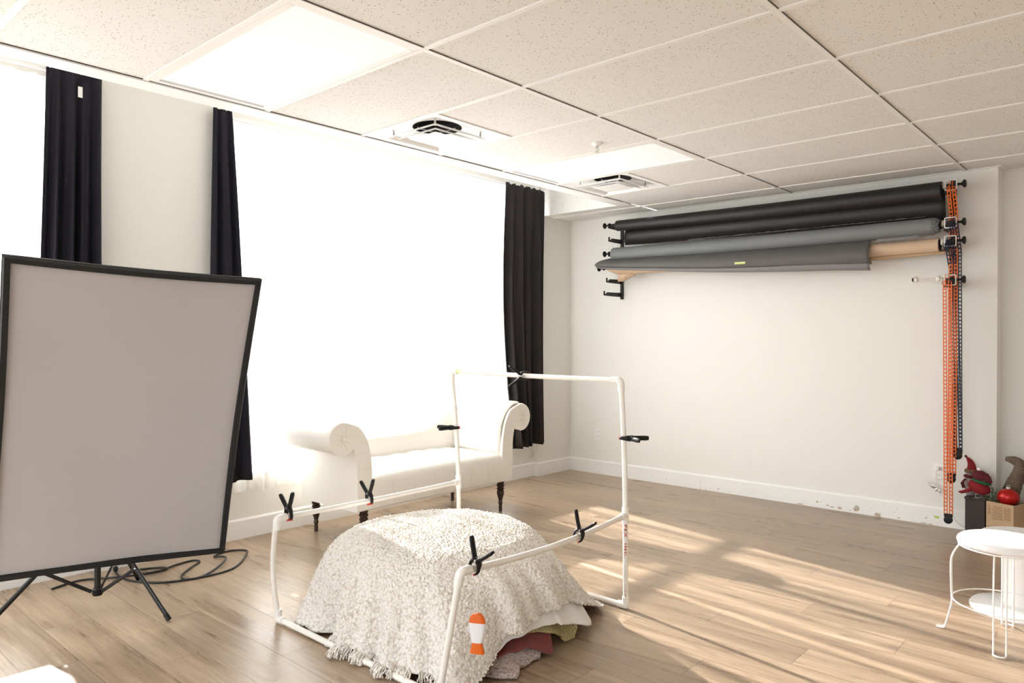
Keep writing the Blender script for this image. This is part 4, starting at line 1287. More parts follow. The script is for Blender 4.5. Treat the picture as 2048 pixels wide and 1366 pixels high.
# tufted pad on the inner face of the far arm
yi = YC + 0.617
TB = [(x_, z_) for k, z_ in enumerate((0.57, 0.68, 0.775)) for x_ in [(-1.60 - 0.17 * q - (0.085 if k % 2 else 0)) for q in range(3)]]
arr = np.zeros((44, 40, 3))
for i in range(44):
    for j in range(40):
        u, v = i / 43, j / 39
        x = lerp(SX1 - 0.02, SX0 + 0.08, u)
        # follow the inner flare
        q = v * 1.0
        if q < 0.45: s_, z = 0.0, lerp(0.46, 0.60, q / 0.45)
        else:
            a = (q - 0.45) / 0.55
            s_, z = 0.215 * a ** 1.7, 0.60 + 0.222 * math.sin(a * PI / 2)
        z = 0.235 + (z - 0.235) * 1.015
        edge = min(1, 8 * u, 8 * (1 - u), 5 * v + .2, 6 * (1 - v))
        puff = 0.028 * max(0, edge) ** 0.5
        dd = 0
        for (tx, tz_) in TB:
            r2 = (x - tx) ** 2 + (z - tz_) ** 2
            dd += 0.036 * math.exp(-r2 / (2 * 0.027 ** 2))
        off = puff - dd * max(0, edge)
        nyy, nz = (-1.0, 0.0) if q < 0.45 else (-math.cos(min(1, (q - .45) / .55) * PI / 2 * 0.9), math.sin(min(1, (q - .45) / .55) * PI / 2 * 0.9))
        arr[i, j] = (x, yi + s_ + nyy * off, z + nz * off)
obj('tufted_pad', G().grid(arr, flip=True), MAT['leather'], sofa, smooth=180)
# turned legs
lp = [(0.008, 0.0), (0.013, 0.001), (0.014, 0.03), (0.012, 0.05), (0.016, 0.062), (0.017, 0.07), (0.013, 0.078), (0.018, 0.10), (0.027, 0.13), (0.030, 0.150), (0.026, 0.160), (0.022, 0.163), (0.029, 0.172), (0.029, 0.180), (0.022, 0.187), (0.030, 0.197), (0.030, 0.206), (0.024, 0.212), (0.028, 0.222), (0.028, 0.240)]
for (x, y) in ((-1.548, -1.508), (-1.548, -2.80), (-2.085, -2.80), (-2.085, -1.508)):
    obj('leg', G().lathe(lp, (x, y, 0), 20), MAT['dark_wood'], sofa, smooth=40)
# ================================================================ PVC PIPE FRAME
RP, RF = 0.0128, 0.0172
fr = thing('pipe_frame', 'white PVC pipe frame with tall back hoop, standing around the blanket mound', 'frame', (-0.27, -3.21, 0))
FLb = Vector((-0.82, -3.83, RF)); FRb = Vector((0.29, -3.83, RF)); BRb = Vector((0.291, -2.585, RF)); BLb = Vector((-0.875, -2.60, RF))
FLt = Vector((-0.83, -3.835, 0.487)); FRt = Vector((0.378, -3.808, 0.492))
BLe = Vector((-0.882, -2.60, 0.474)); BRe = Vector((0.290, -2.590, 0.464))
BLt = Vector((-0.945, -2.60, 1.137)); BRt = Vector((0.268, -2.60, 1.131))
def bowed(a, b, off, n=14):
    off = Vector(off)
    return [a.lerp(b, i / n) + off * math.sin(PI * i / n) for i in range(n + 1)]
def pipe(a, b, off=(0, 0, 0)):
    return obj('pipe', G().tube(bowed(a, b, off), RP, 18), MAT['pvc'], fr)
p_front = pipe(FLb, FRb); pipe(BLb, BRb)
p_fl = pipe(FLb, FLt, (-0.020, -0.012, 0)); pipe(FRb, FRt)
pipe(FLt, BLe, (0, 0, -0.004)); pipe(FRt, BRe, (0.010, 0, -0.022))
p_bl = pipe(BLb, BLe); pipe(BLe, BLt, (0.008, 0, 0)); p_br = pipe(BRb, BRe); pipe(BRe, BRt, (0.006, 0, 0)); pipe(BLt, BRt, (0, 0, -0.004))
def elbow(c, d1, d2, n=8, k=0.036):
    """quarter bend joining directions d1, d2 out of corner c, with collars"""
    d1, d2 = Vector(d1).normalized(), Vector(d2).normalized()
    P = [c + d1 * 0.052, c + d1 * 0.02]
    for i in range(1, n):
        u = i / n
        P.append(c + d1 * 0.02 * (1 - u) ** 2 + d2 * 0.02 * u * u)
    P += [c + d2 * 0.02, c + d2 * 0.052]
    return obj('elbow_fitting', G().tube(P, RF, 18), MAT['fitting'], fr)
def tee(c, up, side):
    up, side = Vector(up).normalized(), Vector(side).normalized()
    g = G().tube([c - up * 0.040, c + up * 0.040], RF, 18)
    g.tube([c, c + side * 0.042], RF, 18)
    return obj('tee_fitting', g, MAT['fitting'], fr)
def corner2(c, *ds):
    g = G()
    for d in ds: g.tube([c, c + Vector(d).normalized() * 0.044], RF, 18)
    g.sphere(c, RF, 18, 12)
    return obj('corner_fitting', g, MAT['fitting'], fr)
corner2(FLb, FRb - FLb, (-0.05, -0.02, 1)); corner2(FRb, FLb - FRb, FRt - FRb)
corner2(BRb, BLb - BRb, BRe - BRb); corner2(BLb, BRb - BLb, BLe - BLb)
elbow(FLt, (0.05, 0.02, -1), BLe - FLt); elbow(FRt, FRb - FRt, BRe - FRt + Vector((0.03, 0, -0.06)))
elbow(BLt, BLe - BLt, BRt - BLt); elbow(BRt, BRe - BRt, BLt - BRt)
tee(BLe, (-0.05, 0, 1), FLt - BLe); tee(BRe, (0, 0, 1), FRt - BRe + Vector((0.02, 0, -0.06)))
g = G().box((BLt.x + 0.045, -2.618, 1.128), (BLt.x + 0.075, -2.6135, 1.152))
obj('tape_wrap', G().tube([BLt + Vector((0.050, 0, 0)), BLt + Vector((0.085, 0, -0.0005))], RP + 0.0012, 16), plain('yellow_green_tape', (0.70, 0.78, 0.42), 0.5), p_bl)
# red printing wrapped on the rear right post
def wrapped_text(txt, base, r, az0, size, parent, xscale=1.0):
    cu = bpy.data.curves.new('print_src', 'FONT'); cu.body = txt; cu.size = size; cu.align_y = 'CENTER'; cu.offset = 0.0005
    cu.space_character = 1.25; cu.resolution_u = 3
    to = bpy.data.objects.new('print_src', cu); COL.objects.link(to)
    dg = bpy.context.evaluated_depsgraph_get()
    me = bpy.data.meshes.new_from_object(to.evaluated_get(dg))
    COL.objects.unlink(to); bpy.data.objects.remove(to)
    bm = bmesh.new(); bm.from_mesh(me)
    bmesh.ops.triangulate(bm, faces=bm.faces[:])
    bmesh.ops.subdivide_edges(bm, edges=[e for e in bm.edges if e.calc_length() > 0.004], cuts=2, use_grid_fill=False)
    bmesh.ops.triangulate(bm, faces=bm.faces[:])
    g = G()
    vs = []
    for v in bm.verts:
        a = az0 + v.co.y / r
        vs.append((base.x + math.cos(a) * (r + 0.0004), base.y + math.sin(a) * (r + 0.0004), base.z - v.co.x * xscale))
    bm.verts.index_update()
    g.add(vs, [tuple(v.index for v in f.verts) for f in bm.faces]); bm.free(); bpy.data.meshes.remove(me)
    return obj('printed_text', g, MAT['print'], parent, smooth=0)
wrapped_text('PEX  INC.', Vector((0.2902, -2.5893, 0.422)), RP + 0.0006, math.radians(-57), 0.0185, p_br, 1.72)
def dashes(base, z0, z1, az0, parent, seed, r=RP, bend=None):
    rr = random.Random(seed); g = G(); z = z1
    while z > z0:
        l = rr.uniform(0.003, 0.008)
        for q in range(rr.choice((1, 2))):
            aa = az0 + rr.uniform(-0.25, 0.25)
            off = Vector((0, 0, 0)) if bend is None else bend(z)
            P = []
            for (da, dz) in ((-.07, 0), (.07, 0), (.07, -l), (-.07, -l)):
                P.append((base.x + off.x + math.cos(aa + da) * (r + .0005), base.y + off.y + math.sin(aa + da) * (r + .0005), z + dz))
            g.quad(*P)
        z -= l + rr.uniform(0.002, 0.006)
    tag(obj('printed_marks', g, MAT['print'], parent, smooth=0), 'worn illegible red print along the pipe', kind='stuff')
dashes(Vector((0.2905, -2.586, 0)), 0.065, 0.125, math.radians(-62), p_br, 3)
def flb(z):
    u = (z - RF) / (0.487 - RF); k = math.sin(PI * u)
    return Vector((lerp(0, -0.01, u) - 0.020 * k, lerp(0, -0.005, u) - 0.012 * k, 0))
dashes(Vector((-0.82, -3.83, 0)), 0.07, 0.43, math.radians(-100), p_fl, 9, bend=flb)

# ---------------- spring clamps
def make_clamp(label):
    t = thing('spring_clamp', label, 'clamp', (0, 0, 0), 'black spring clamps on the pipe frame')
    for s_ in (-1, 1):
        # handle, pivot lug and jaw curving round the pipe (pipe runs along local X)
        hp = [(0, s_ * 0.056, 0.108), (0, s_ * 0.049, 0.096), (0, s_ * 0.032, 0.070), (0, s_ * 0.016, 0.048), (0, s_ * 0.009, 0.036), (0, s_ * 0.017, 0.026), (0, s_ * 0.0215, 0.010), (0, s_ * 0.021, -0.004), (0, s_ * 0.015, -0.015)]
        rs = [0.0060, 0.0080, 0.0080, 0.0078, 0.0100, 0.0085, 0.0062, 0.0058, 0.0052]
        h = obj('handle', G().tube(smooth_path(hp, 4), list(np.interp(np.linspace(0, 8, 33), range(9), rs)), 12, up=(1, 0, 0), squash=(1.5, 0.85)), MAT['black_plastic'], t, local=True)
        g = G().box((-0.008, -0.0035, -0.004), (0.008, 0.0035, 0.004), Matrix.Translation((0, s_ * 0.0125, -0.0175)) @ Matrix.Rotation(s_ * 0.9, 4, 'X'))
        obj('jaw_pad', g, MAT['red_plastic'], h, smooth=0, local=True, bevel=0.001)
    obj('pivot_pin', G().tube([(-0.012, 0, 0.038), (0.012, 0, 0.038)], 0.0042, 12), MAT['chrome'], t, local=True)
    obj('spring', G().tube([(math.cos(a) * 0.0001 + (-0.006 + 0.012 * a / (6 * PI)), 0.0075 * math.sin(a), 0.042 + 0.0075 * math.cos(a)) for a in np.linspace(0, 6 * PI, 60)], 0.0011, 6), MAT['chrome'], t, local=True)
    return t
def frame_m(loc, handle, axis, tilt=0.0):
    """matrix whose local Z points along the handles and local X along the pipe"""
    z = Vector(handle).normalized(); x = Vector(axis); x = (x - z * x.dot(z)).normalized(); y = z.cross(x)
    M = Matrix(((x.x, y.x, z.x, loc[0]), (x.y, y.y, z.y, loc[1]), (x.z, y.z, z.z, loc[2]), (0, 0, 0, 1)))
    return M @ Matrix.Rotation(tilt, 4, 'X')
base_clamp = make_clamp('black spring clamp near the front corner of the low left rail')
def on(a, b, u, off=(0, 0, 0)):
    return a.lerp(b, u) + Vector(off) * math.sin(PI * u)
cl = [
    (on(FLt, BLe, 0.055), (-0.22, 0, 1), (0, 1, 0), 0.0, None),
    (on(FLt, BLe, 0.45, (0, 0, -0.004)), (-0.22, 0.0, 1), (0, 1, 0), 0.0, 'black spring clamp at the middle of the low left rail'),
    (on(BLt, BRt, 0.49, (0, 0, -0.004)), (-0.35, -1, 0.0), (1, 0, 0), 0.0, 'black spring clamp on the high top rail of the pipe frame'),
    (on(BLe, BLt, 0.49, (0.008, 0, 0)), (-0.7, -0.9, 0.0), (0, 0, 1), 0.0, 'black spring clamp on the tall left post, in front of the settee'),
    (on(BRe, BRt, 0.575, (0.006, 0, 0)), (1, 0.15, 0.0), (0, 0, 1), 0.0, 'black spring clamp on the tall right post'),
    (on(FRt, BRe, 0.635, (0.010, 0, -0.022)), (0.42, 0, 1), (-0.08, 1, -0.05), 0.0, 'black spring clamp at the middle of the low right rail'),
    (on(FRt, BRe, 0.060, (0.010, 0, -0.022)), (0.42, 0, 1), (-0.08, 1, -0.05), 0.0, 'black spring clamp at front of the low right rail, fish toy hanging from it'),
]
for i, (loc, hd_, ax, tl, lab) in enumerate(cl):
    M = frame_m(loc, hd_, ax, tl)
    if i: dup(base_clamp, M, lab)
    last = M
base_clamp.matrix_world = frame_m(cl[0][0], cl[0][1], cl[0][2], cl[0][3])

# ---------------- hanging fish toy
hk = last @ Vector((0, 0, 0.052))
ft = Vector((hk.x + 0.020, hk.y - 0.022, 0.338))
fish = thing('fish_toy', 'orange and white wooden fish toy hanging on a white string from a clamp', 'toy', ft)
dirw = Vector((math.cos(YAW + 0.25), -math.sin(YAW + 0.25), 0)); dirn = Vector((dirw.y, -dirw.x, 0))
def fish_slab(name, prof, th, mat, parent=None):
    """prof: [(halfwidth, z)] from top to bottom, rounded across the thickness"""
    g = G(); ns = 20; V = []
    for (hw, z) in prof:
        row = []
        for k in range(ns):
            a = 2 * PI * k / ns
            ca, sa = math.cos(a), math.sin(a)
            ex = math.copysign(abs(ca) ** 0.55, ca) * hw; ey = math.copysign(abs(sa) ** 0.7, sa) * th * min(1, hw / 0.012)
            row.append(ft + dirw * ex + dirn * ey + Vector((0, 0, z)))
        V.append(row)
    g.v = [tuple(p) for r__ in V for p in r__]
    for a in range(len(V) - 1):
        for k in range(ns):
            l = (k + 1) % ns
            g.f.append((a*ns+k, (a+1)*ns+k, (a+1)*ns+l, a*ns+l)); g.m.append(0)
    g.f.append(tuple(range(ns))); g.m.append(0)
    g.f.append(tuple((len(V) - 1) * ns + k for k in range(ns - 1, -1, -1))); g.m.append(0)
    return obj(name, g, MAT[mat], parent or fish, smooth=50)
fish_slab('head', [(0.004, 0), (0.014, -0.002), (0.022, -0.008), (0.028, -0.018), (0.0305, -0.030), (0.0310, -0.034)], 0.011, 'fish_orange')
fish_slab('body', [(0.0318, -0.034), (0.0315, -0.045), (0.029, -0.062), (0.0255, -0.082), (0.022, -0.100), (0.0195, -0.106)], 0.0115, 'fish_white')
fish_slab('tail', [(0.0190, -0.106), (0.020, -0.113), (0.024, -0.128), (0.0275, -0.142), (0.0275, -0.146)], 0.010, 'fish_orange')
g = G().tube([ft + dirw * -0.031 + Vector((0, 0, -0.052)), ft + dirw * -0.036 + Vector((0, 0, -0.060)), ft + dirw * -0.0285 + Vector((0, 0, -0.074))], [0.003, 0.005, 0.003], 8)
obj('fin', g, MAT['fish_white'], fish)
sp_ = [last @ Vector((0.004, 0.016, 0.046)), last @ Vector((0.012, -0.004, 0.050)), last @ Vector((0.013, -0.018, 0.030)), Vector((ft.x, ft.y, 0.42)), Vector((ft.x, ft.y, 0.36)), ft + Vector((0, 0, -0.004))]
obj('string', G().tube(smooth_path(sp_, 6), 0.0021, 6), MAT['string'], fish)

# ================================================================ BLANKET MOUND
CX, CY = -0.25, -3.20
HEM = [(-180, .60, .016), (-165, .62, .016), (-150, .66, .016), (-138, .74, .012), (-130, .775, .012), (-124, .72, .014), (-117, .655, .018), (-107, .635, .030), (-98, .625, .035), (-88, .625, .036), (-78, .635, .036), (-64, .675, .035), (-55, .72, .030),
       (-46, .80, .018), (-40, .78, .035), (-33, .68, .092), (-26, .64, .145), (-15, .60, .166), (-2, .58, .182), (12, .575, .174), (23, .60, .140), (34, .625, .085), (45, .68, .030), (53, .70, .018), (60, .65, .016), (75, .585, .016), (110, .575, .016), (150, .60, .016), (180, .60, .016)]
ha = np.array(HEM)
def hem_at(thd):
    return np.interp(thd, ha[:, 0], ha[:, 1]), np.interp(thd, ha[:, 0], ha[:, 2])
NT, NR = 900, 330
th_ = np.linspace(-180, 180, NT, endpoint=False)
hr, hz = hem_at(th_)
ker = np.ones(9) / 9
hr = np.convolve(np.concatenate([hr[-4:], hr, hr[:4]]), ker, 'valid'); hz = np.convolve(np.concatenate([hz[-4:], hz, hz[:4]]), ker, 'valid')
tt = np.linspace(0, 1, NR)
THr = np.radians(th_)[:, None]
def sm(x, a, b):
    x = np.clip((x - a) / (b - a), 0, 1); return x * x * (3 - 2 * x)
# plan radius of the shoulder, slightly irregular
sh = 0.405 + 0.012 * np.sin(2 * THr + 0.6) + 0.010 * np.sin(3 * THr + 2)
zt_ = 0.437 + 0.006 * np.sin(THr + 1.0)
S = 0.42
t1 = np.clip(tt / S, 0, 1)[None, :]
r_in = sh * t1
z_in = zt_ - 0.020 * t1 ** 4 + 0.006 * np.sin(9 * r_in * np.cos(THr) + 1) * np.cos(8 * r_in * np.sin(THr))
u = np.clip((tt - S) / (1 - S), 0, 1)[None, :]
P0r, P0z = sh, zt_ - 0.020
P1r, P1z = sh + 0.45 * (hr[:, None] - sh) - 0.01, zt_ - 0.05
P3r, P3z = hr[:, None], hz[:, None]
tent = np.exp(-((np.degrees(THr) - 50) / 22) ** 2)
P2r, P2z = P3r - 0.05 - 0.15 * (P3r - 0.60).clip(0) - 0.10 * tent, P3z + 0.17 - 0.08 * tent
b0, b1, b2, b3 = (1-u)**3, 3*u*(1-u)**2, 3*u*u*(1-u), u**3
r_out = b0*P0r + b1*P1r + b2*P2r + b3*P3r
z_out = b0*P0z + b1*P1z + b2*P2z + b3*P3z
Rr = np.where(tt[None, :] < S, r_in, r_out); Zz = np.where(tt[None, :] < S, z_in, z_out)
low = sm(tt, 0.5, 1.0)[None, :]
front = 0.55 + 0.45 * np.cos(THr + PI / 2.2).clip(0)
pl = np.sin(15 * THr + 0.9 + 0.8 * np.sin(2 * THr)) + 0.75 * np.sin(31 * THr + 2.0 + np.sin(3 * THr)) + 0.35 * np.sin(7 * THr)
Rr = Rr + 0.023 * pl * low * front
Zz = Zz + 0.006 * np.sin(11 * THr + 0.5) * low
# one deep fold near the left corner
fold = np.exp(-((np.degrees(THr) + 113) / 3.5) ** 2)
Rr = Rr - 0.035 * fold * low
lean = 1 - sm(tt, 0.38, 1.0)[None, :]
X_ = CX + Rr * np.cos(THr) - 0.075 * lean; Y_ = CY + Rr * np.sin(THr) - 0.065 * lean
BP = np.stack([X_, Y_, Zz], -1)
# wool curls: cellular bumps pushed out along the surface normal
du = np.roll(BP, -1, 0) - np.roll(BP, 1, 0); dv = np.gradient(BP, axis=1)
nrm = np.cross(du, dv); ln = np.linalg.norm(nrm, axis=-1, keepdims=True); nrm = nrm / np.maximum(ln, 1e-12)
nrm[:, 0] = (0, 0, 1); nrm *= np.sign(nrm[:, :, 2:3].mean() + 1e-9)
flat = BP.reshape(-1, 3)
hh = np.zeros(len(flat))
for k, p in enumerate(flat):
    q = Vector((p[0] * 80, p[1] * 80, p[2] * 80))
    d_ = mnoise.voronoi(q)[0]
    hh[k] = min(d_[1] - d_[0], 0.8)
hh = hh.reshape(NT, NR)
big = np.array([mnoise.noise(Vector((p[0] * 6, p[1] * 6, p[2] * 6))) for p in flat[::1]]).reshape(NT, NR)
BP2 = BP + nrm * (0.0105 * hh[..., None] + 0.007 * big[..., None])
BP2[:, :, 2] = np.maximum(BP2[:, :, 2], 0.004)
g = G().grid(BP2, closed_u=True)
bl = thing('boucle_blanket', 'cream boucle blanket with fringe draped over a round mound inside the pipe frame', 'blanket', (CX, CY, 0))
obj('throw', g, MAT['boucle'], bl, smooth=180)
# inner turn of the hem, so that the edge has thickness
E1 = BP2[:, -1]; 
cen = np.array([CX, CY, 0])
E2 = E1 - (E1 - cen) * np.array([0.03, 0.03, 0]) - np.array([0, 0, 0.002]); E2[:, 2] = np.maximum(E2[:, 2], 0.003)
E3 = E1 - (E1 - cen) * np.array([0.07, 0.07, 0]) + np.array([0, 0, 0.03])
E4 = BP[:, -60] - (BP[:, -60] - cen) * np.array([0.06, 0.06, 0])
g = G().grid(np.stack([E1, E2, E3, E4], 1), closed_u=True)
obj('hem', g, MAT['boucle'], bl, smooth=180)
# loops along the edge and fringe over the front bar
rr = random.Random(31)
g = G()
for i in range(0, NT, 1):
    thd = th_[i]
    if -116 < thd < -47 : continue
    if rr.random() < 0.55:
        p = Vector(E1[i]); g.sphere((p.x + rr.uniform(-.004, .004), p.y + rr.uniform(-.004, .004), max(0.007, p.z + rr.uniform(-0.003, 0.006))), rr.uniform(0.004, 0.007), 7, 5)
tag(obj('edge_loops', g, MAT['boucle'], bl, smooth=180), kind='stuff')
g = G()
for i in range(0, NT):
    thd = th_[i]
    if not (-111 < thd < -48): continue
    for q in range(2 if thd < -60 else 1):
        p = Vector(E1[i]); a = math.radians(thd)
        rad = Vector((math.cos(a), math.sin(a), 0)); tan = Vector((-rad.y, rad.x, 0))
        p = p + tan * rr.uniform(-0.003, 0.003) + Vector((0, 0, rr.uniform(-0.002, 0.012)))
        if math.sin(thd * 0.62) > 0.83: continue
        L0 = rr.uniform(0.026, 0.050)
        w1, w2 = rr.uniform(-0.008, 0.008), rr.uniform(-0.012, 0.012)
        zt0 = max(p.z, 0.012)
        p2 = p + rad * L0 * 0.35 + tan * w1 + Vector((0, 0, -0.006)); p3 = p + rad * L0 * 0.65 + tan * w2 + Vector((0, 0, -0.022)); p4 = p + rad * L0 * 0.8 + tan * (w2 * 1.3)
        for v_ in (p2, p3):
            v_.z = max(v_.z, 0.010)
        p4.z = rr.uniform(0.005, 0.010)
        pts = smooth_path([p, p2, p3, p4], 5)
        rs = [0.0030 + 0.0011 * math.sin(2.4 * k + q) for k in range(len(pts))]
        rs[-1] = 0.002
        g.tube(pts, rs, 6)
tag(obj('fringe', g, MAT['boucle'], bl, smooth=180), 'twisted fringe strands hanging over the front bar', kind='stuff')

# folded cloths showing under the blanket's raised edge
def layer(name, label, cat, hem, mat, r0=0.50, z0=0.21, fold=0.012, nf=9, seed=1, th=0.006, nt=150, nr=24, uvs=3.0, bulge=0.03):
    A = np.array(hem, float); rr2 = random.Random(seed)
    ths = np.linspace(A[0, 0], A[-1, 0], nt)
    R3 = np.interp(ths, A[:, 0], A[:, 1]); Z3 = np.interp(ths, A[:, 0], A[:, 2])
    arr = np.zeros((nt, nr, 3)); uv = np.zeros((nt, nr, 2))
    ph = rr2.uniform(0, 6)
    for i, a in enumerate(ths):
        ar = math.radians(a)
        for j in range(nr):
            v = j / (nr - 1)
            r = lerp(r0, R3[i], v) + bulge * math.sin(PI * v * 0.9) * (1 - 0.4 * v)
            z = lerp(z0, Z3[i], v ** 0.85)
            k = fold * (math.sin(nf * ar + ph) + 0.5 * math.sin(2.3 * nf * ar + ph * 2)) * v
            arr[i, j] = (CX + (r + k) * math.cos(ar), CY + (r + k) * math.sin(ar), max(z, th))
            uv[i, j] = (a / 360 * uvs, v * 0.24 * uvs / 3.0)
    o = obj(name, G().grid(arr), MAT[mat], None, smooth=180, solid=th, uv=uv.reshape(-1, 2))
    tag(o, label, cat, 'folded cloths under the blanket')
    return o
layer('folded_sheet', 'smooth white sheet sticking out directly under the blanket edge, topmost of the cloths', 'sheet',
      [(-42, .66, .10), (-33, .66, .075), (-27, .625, .115), (-24, .615, .125), (-13, .585, .127), (-2.4, .575, .120), (0.6, .58, .120), (1.0, .60, .112), (2.6, .60, .118), (3.0, .585, .105), (10, .605, .088), (15, .62, .070), (19, .635, .052), (22, .638, .044), (24.5, .625, .055), (26.5, .595, .09), (28, .54, .13)],
      'white_fabric_glossy', r0=0.48, z0=0.235, nf=17, fold=0.007, seed=4, th=0.004, nt=260, bulge=0.028)
layer('plaid_blanket', 'mustard woven plaid blanket folded under the white sheet', 'blanket',
      [(-24, .55, .12), (-8, .565, .096), (-1, .575, .080), (5.6, .575, .042), (6.0, .57, .03), (8.4, .575, .010), (14.0, .605, .009), (16.5, .605, .04), (18.5, .590, .08), (23, .54, .10)],
      'plaid', r0=0.46, z0=0.19, nf=14, fold=0.008, seed=8, th=0.007, nt=220, bulge=0.014)
layer('maroon_throw', 'dusty maroon velour throw folded between the plaid and the pink cloth', 'throw',
      [(-44, .66, .02), (-37, .675, .014), (-32, .645, .02), (-29, .60, .055), (-25.7, .595, .068), (-21, .60, .058), (-16, .600, .066), (-11, .605, .04), (-5.4, .605, .013), (-4.4, .60, .02), (-1.5, .565, .075), (2, .53, .09)],
      'velvet', r0=0.45, z0=0.15, nf=16, fold=0.008, seed=12, th=0.008, nt=220, bulge=0.018)
layer('pink_boucle_throw', 'pale pink boucle throw lying on the floor, lowest of the cloths', 'throw',
      [(-40, .66, .009), (-34.5, .680, .008), (-30, .70, .008), (-26.2, .705, .008), (-24.0, .68, .012), (-22.4, .650, .016), (-19.8, .645, .008), (-16, .62, .008), (-13.2, .60, .008), (-8.9, .580, .009), (-4, .55, .02)],
      'boucle_pink', r0=0.44, z0=0.105, nf=22, fold=0.009, seed=15, th=0.020, nt=220, bulge=0.02)

# ================================================================ WHITE STOOL AND PEDESTAL
sx, sy = 1.745, -1.785
st = thing('wire_stool', 'round white stool with padded seat and white hairpin wire legs', 'stool', (sx, sy, 0))
g = G().lathe([(0.001, 0.462), (0.10, 0.461), (0.15, 0.458), (0.168, 0.453), (0.178, 0.444), (0.181, 0.434), (0.178, 0.426), (0.172, 0.422), (0.10, 0.420), (0.001, 0.420)][::-1], (sx, sy, 0), 56, caps=False)
obj('seat', g, MAT['seat_cloth'] if 'seat_cloth' in MAT else plain('white_seat_fabric', (0.86, 0.85, 0.86), 0.7, var=0.02, nscale=120, bmp=0.15, sheen=0.3), st, smooth=180)
obj('seat_rim', G().tube([(sx + 0.172 * math.cos(a), sy + 0.172 * math.sin(a), 0.416) for a in np.linspace(0, 2 * PI, 49)[:-1]], 0.004, 8, closed=True), MAT['white_metal'], st)
for az, gap in ((183, 0.020), (274, 0.046), (93, 0.044), (3, 0.04)):
    a = math.radians(az); rd = Vector((math.cos(a), math.sin(a), 0)); tn = Vector((-rd.y, rd.x, 0)); c = Vector((sx, sy, 0))
    def q(r, z, s_): return c + rd * r + tn * (s_ * gap / 2) + Vector((0, 0, z))
    half = [(0.160, 0.416), (0.185, 0.375), (0.200, 0.335), (0.202, 0.28), (0.200, 0.20), (0.198, 0.135), (0.206, 0.09), (0.218, 0.04), (0.226, 0.012), (0.236, 0.006)]
    if az != 183: half = [(0.165, 0.416), (0.178, 0.375), (0.188, 0.335), (0.192, 0.28), (0.192, 0.20), (0.190, 0.135), (0.188, 0.09), (0.190, 0.04), (0.194, 0.014), (0.204, 0.006)]
    A = smooth_path([q(r, z, -1) for r, z in half], 3); B = smooth_path([q(r, z, 1) for r, z in half], 3)[::-1]
    rl = half[-1][0]
    loop = [c + rd * (rl + 0.022 * math.sin(b)) + tn * (-math.cos(b) * gap / 2) + Vector((0, 0, 0.006)) for b in np.linspace(0.15, PI - 0.15, 9)]
    obj('leg', G().tube(A + loop + B, 0.0038, 8), MAT['white_metal'], st)
obj('foot_ring', G().tube([(sx + 0.196 * math.cos(a), sy + 0.196 * math.sin(a), 0.165) for a in np.linspace(0, 2 * PI, 49)[:-1]], 0.003, 8, closed=True), MAT['white_metal'], st)
px, py = 1.756, -1.286
pd = thing('pedestal_stool', 'white round pedestal stool behind the wire stool, partly out of frame', 'stool', (px, py, 0))
obj('base', G().lathe([(0.225, 0.0), (0.226, 0.006), (0.220, 0.014), (0.17, 0.024), (0.09, 0.034), (0.085, 0.04)], (px, py, 0), 56), MAT['white_gloss'] if 'white_gloss' in MAT else plain('white_gloss_enamel', (0.86, 0.86, 0.86), 0.22, var=0.01), pd)
obj('column', G().lathe([(0.085, 0.035), (0.083, 0.06), (0.083, 0.325), (0.09, 0.342)], (px, py, 0), 40), MAT['white_metal'], pd)
obj('seat', G().lathe([(0.10, 0.342), (0.17, 0.345), (0.178, 0.350), (0.180, 0.365), (0.174, 0.373), (0.001, 0.376)], (px, py, 0), 56), MAT['white_metal'], pd)

# ================================================================ BOXES AND CHRISTMAS DECORATIONS
def rbox(a, b, depth_dir, z1, th=0.004, open_top=True, z0=0.0):
    """open box: front edge a->b, depth vector"""
    a, b, d = Vector((*a, 0)), Vector((*b, 0)), Vector((*depth_dir, 0))
    P = [a, b, b + d, a + d]; c = sum(P, Vector()) / 4
    g = G()
    inn = [p + (c - p).normalized() * th * 1.5 for p in P]
    vs = [p + Vector((0, 0, z0)) for p in P] + [p + Vector((0, 0, z1)) for p in P] + [p + Vector((0, 0, z1)) for p in inn] + [p + Vector((0, 0, z0 + th)) for p in inn]
    fs = [(3, 2, 1, 0)]
    for i in range(4):
        j = (i + 1) % 4
        fs += [(i, j, j + 4, i + 4), (i + 4, j + 4, j + 8, i + 8), (i + 8, j + 8, j + 12, i + 12)]
    fs.append((12, 13, 14, 15))
    return g.add(vs, fs)
bx = thing('dark_box', 'tall dark brown box in the corner, red bird ornament standing on it', 'box', (1.31, 0.18, 0))
g = G().box((1.262, 0.115, 0.0), (1.378, 0.262, 0.252))
obj('body', g, MAT['dark_box'], bx, smooth=0, bevel=0.003)
obj('lid', G().box((1.257, 0.110, 0.252), (1.382, 0.266, 0.266)), MAT['dark_box'], bx, smooth=0, bevel=0.003)
cb = thing('cardboard_box', 'open brown cardboard box with faded printing, red bauble on top', 'box', (1.48, 0.13, 0))
A_, B_ = (1.386, 0.108), (1.545, 0.050); D_ = (0.050, 0.155)
obj('carton', rbox(A_, B_, D_, 0.256), MAT['card'], cb, smooth=0)
# torn zigzag top edge
g = G(); n = 14
a, b = Vector((*A_, 0)), Vector((*B_, 0))
for i in range(n):
    p, q_ = a.lerp(b, i / n), a.lerp(b, (i + 1) / n); m_ = (p + q_) / 2
    g.add([p + Vector((0, 0, 0.256)), q_ + Vector((0, 0, 0.256)), m_ + Vector((0, 0, 0.261))], [(0, 1, 2)])
obj('torn_rim', g, MAT['card'], cb, smooth=0, solid=0.002)
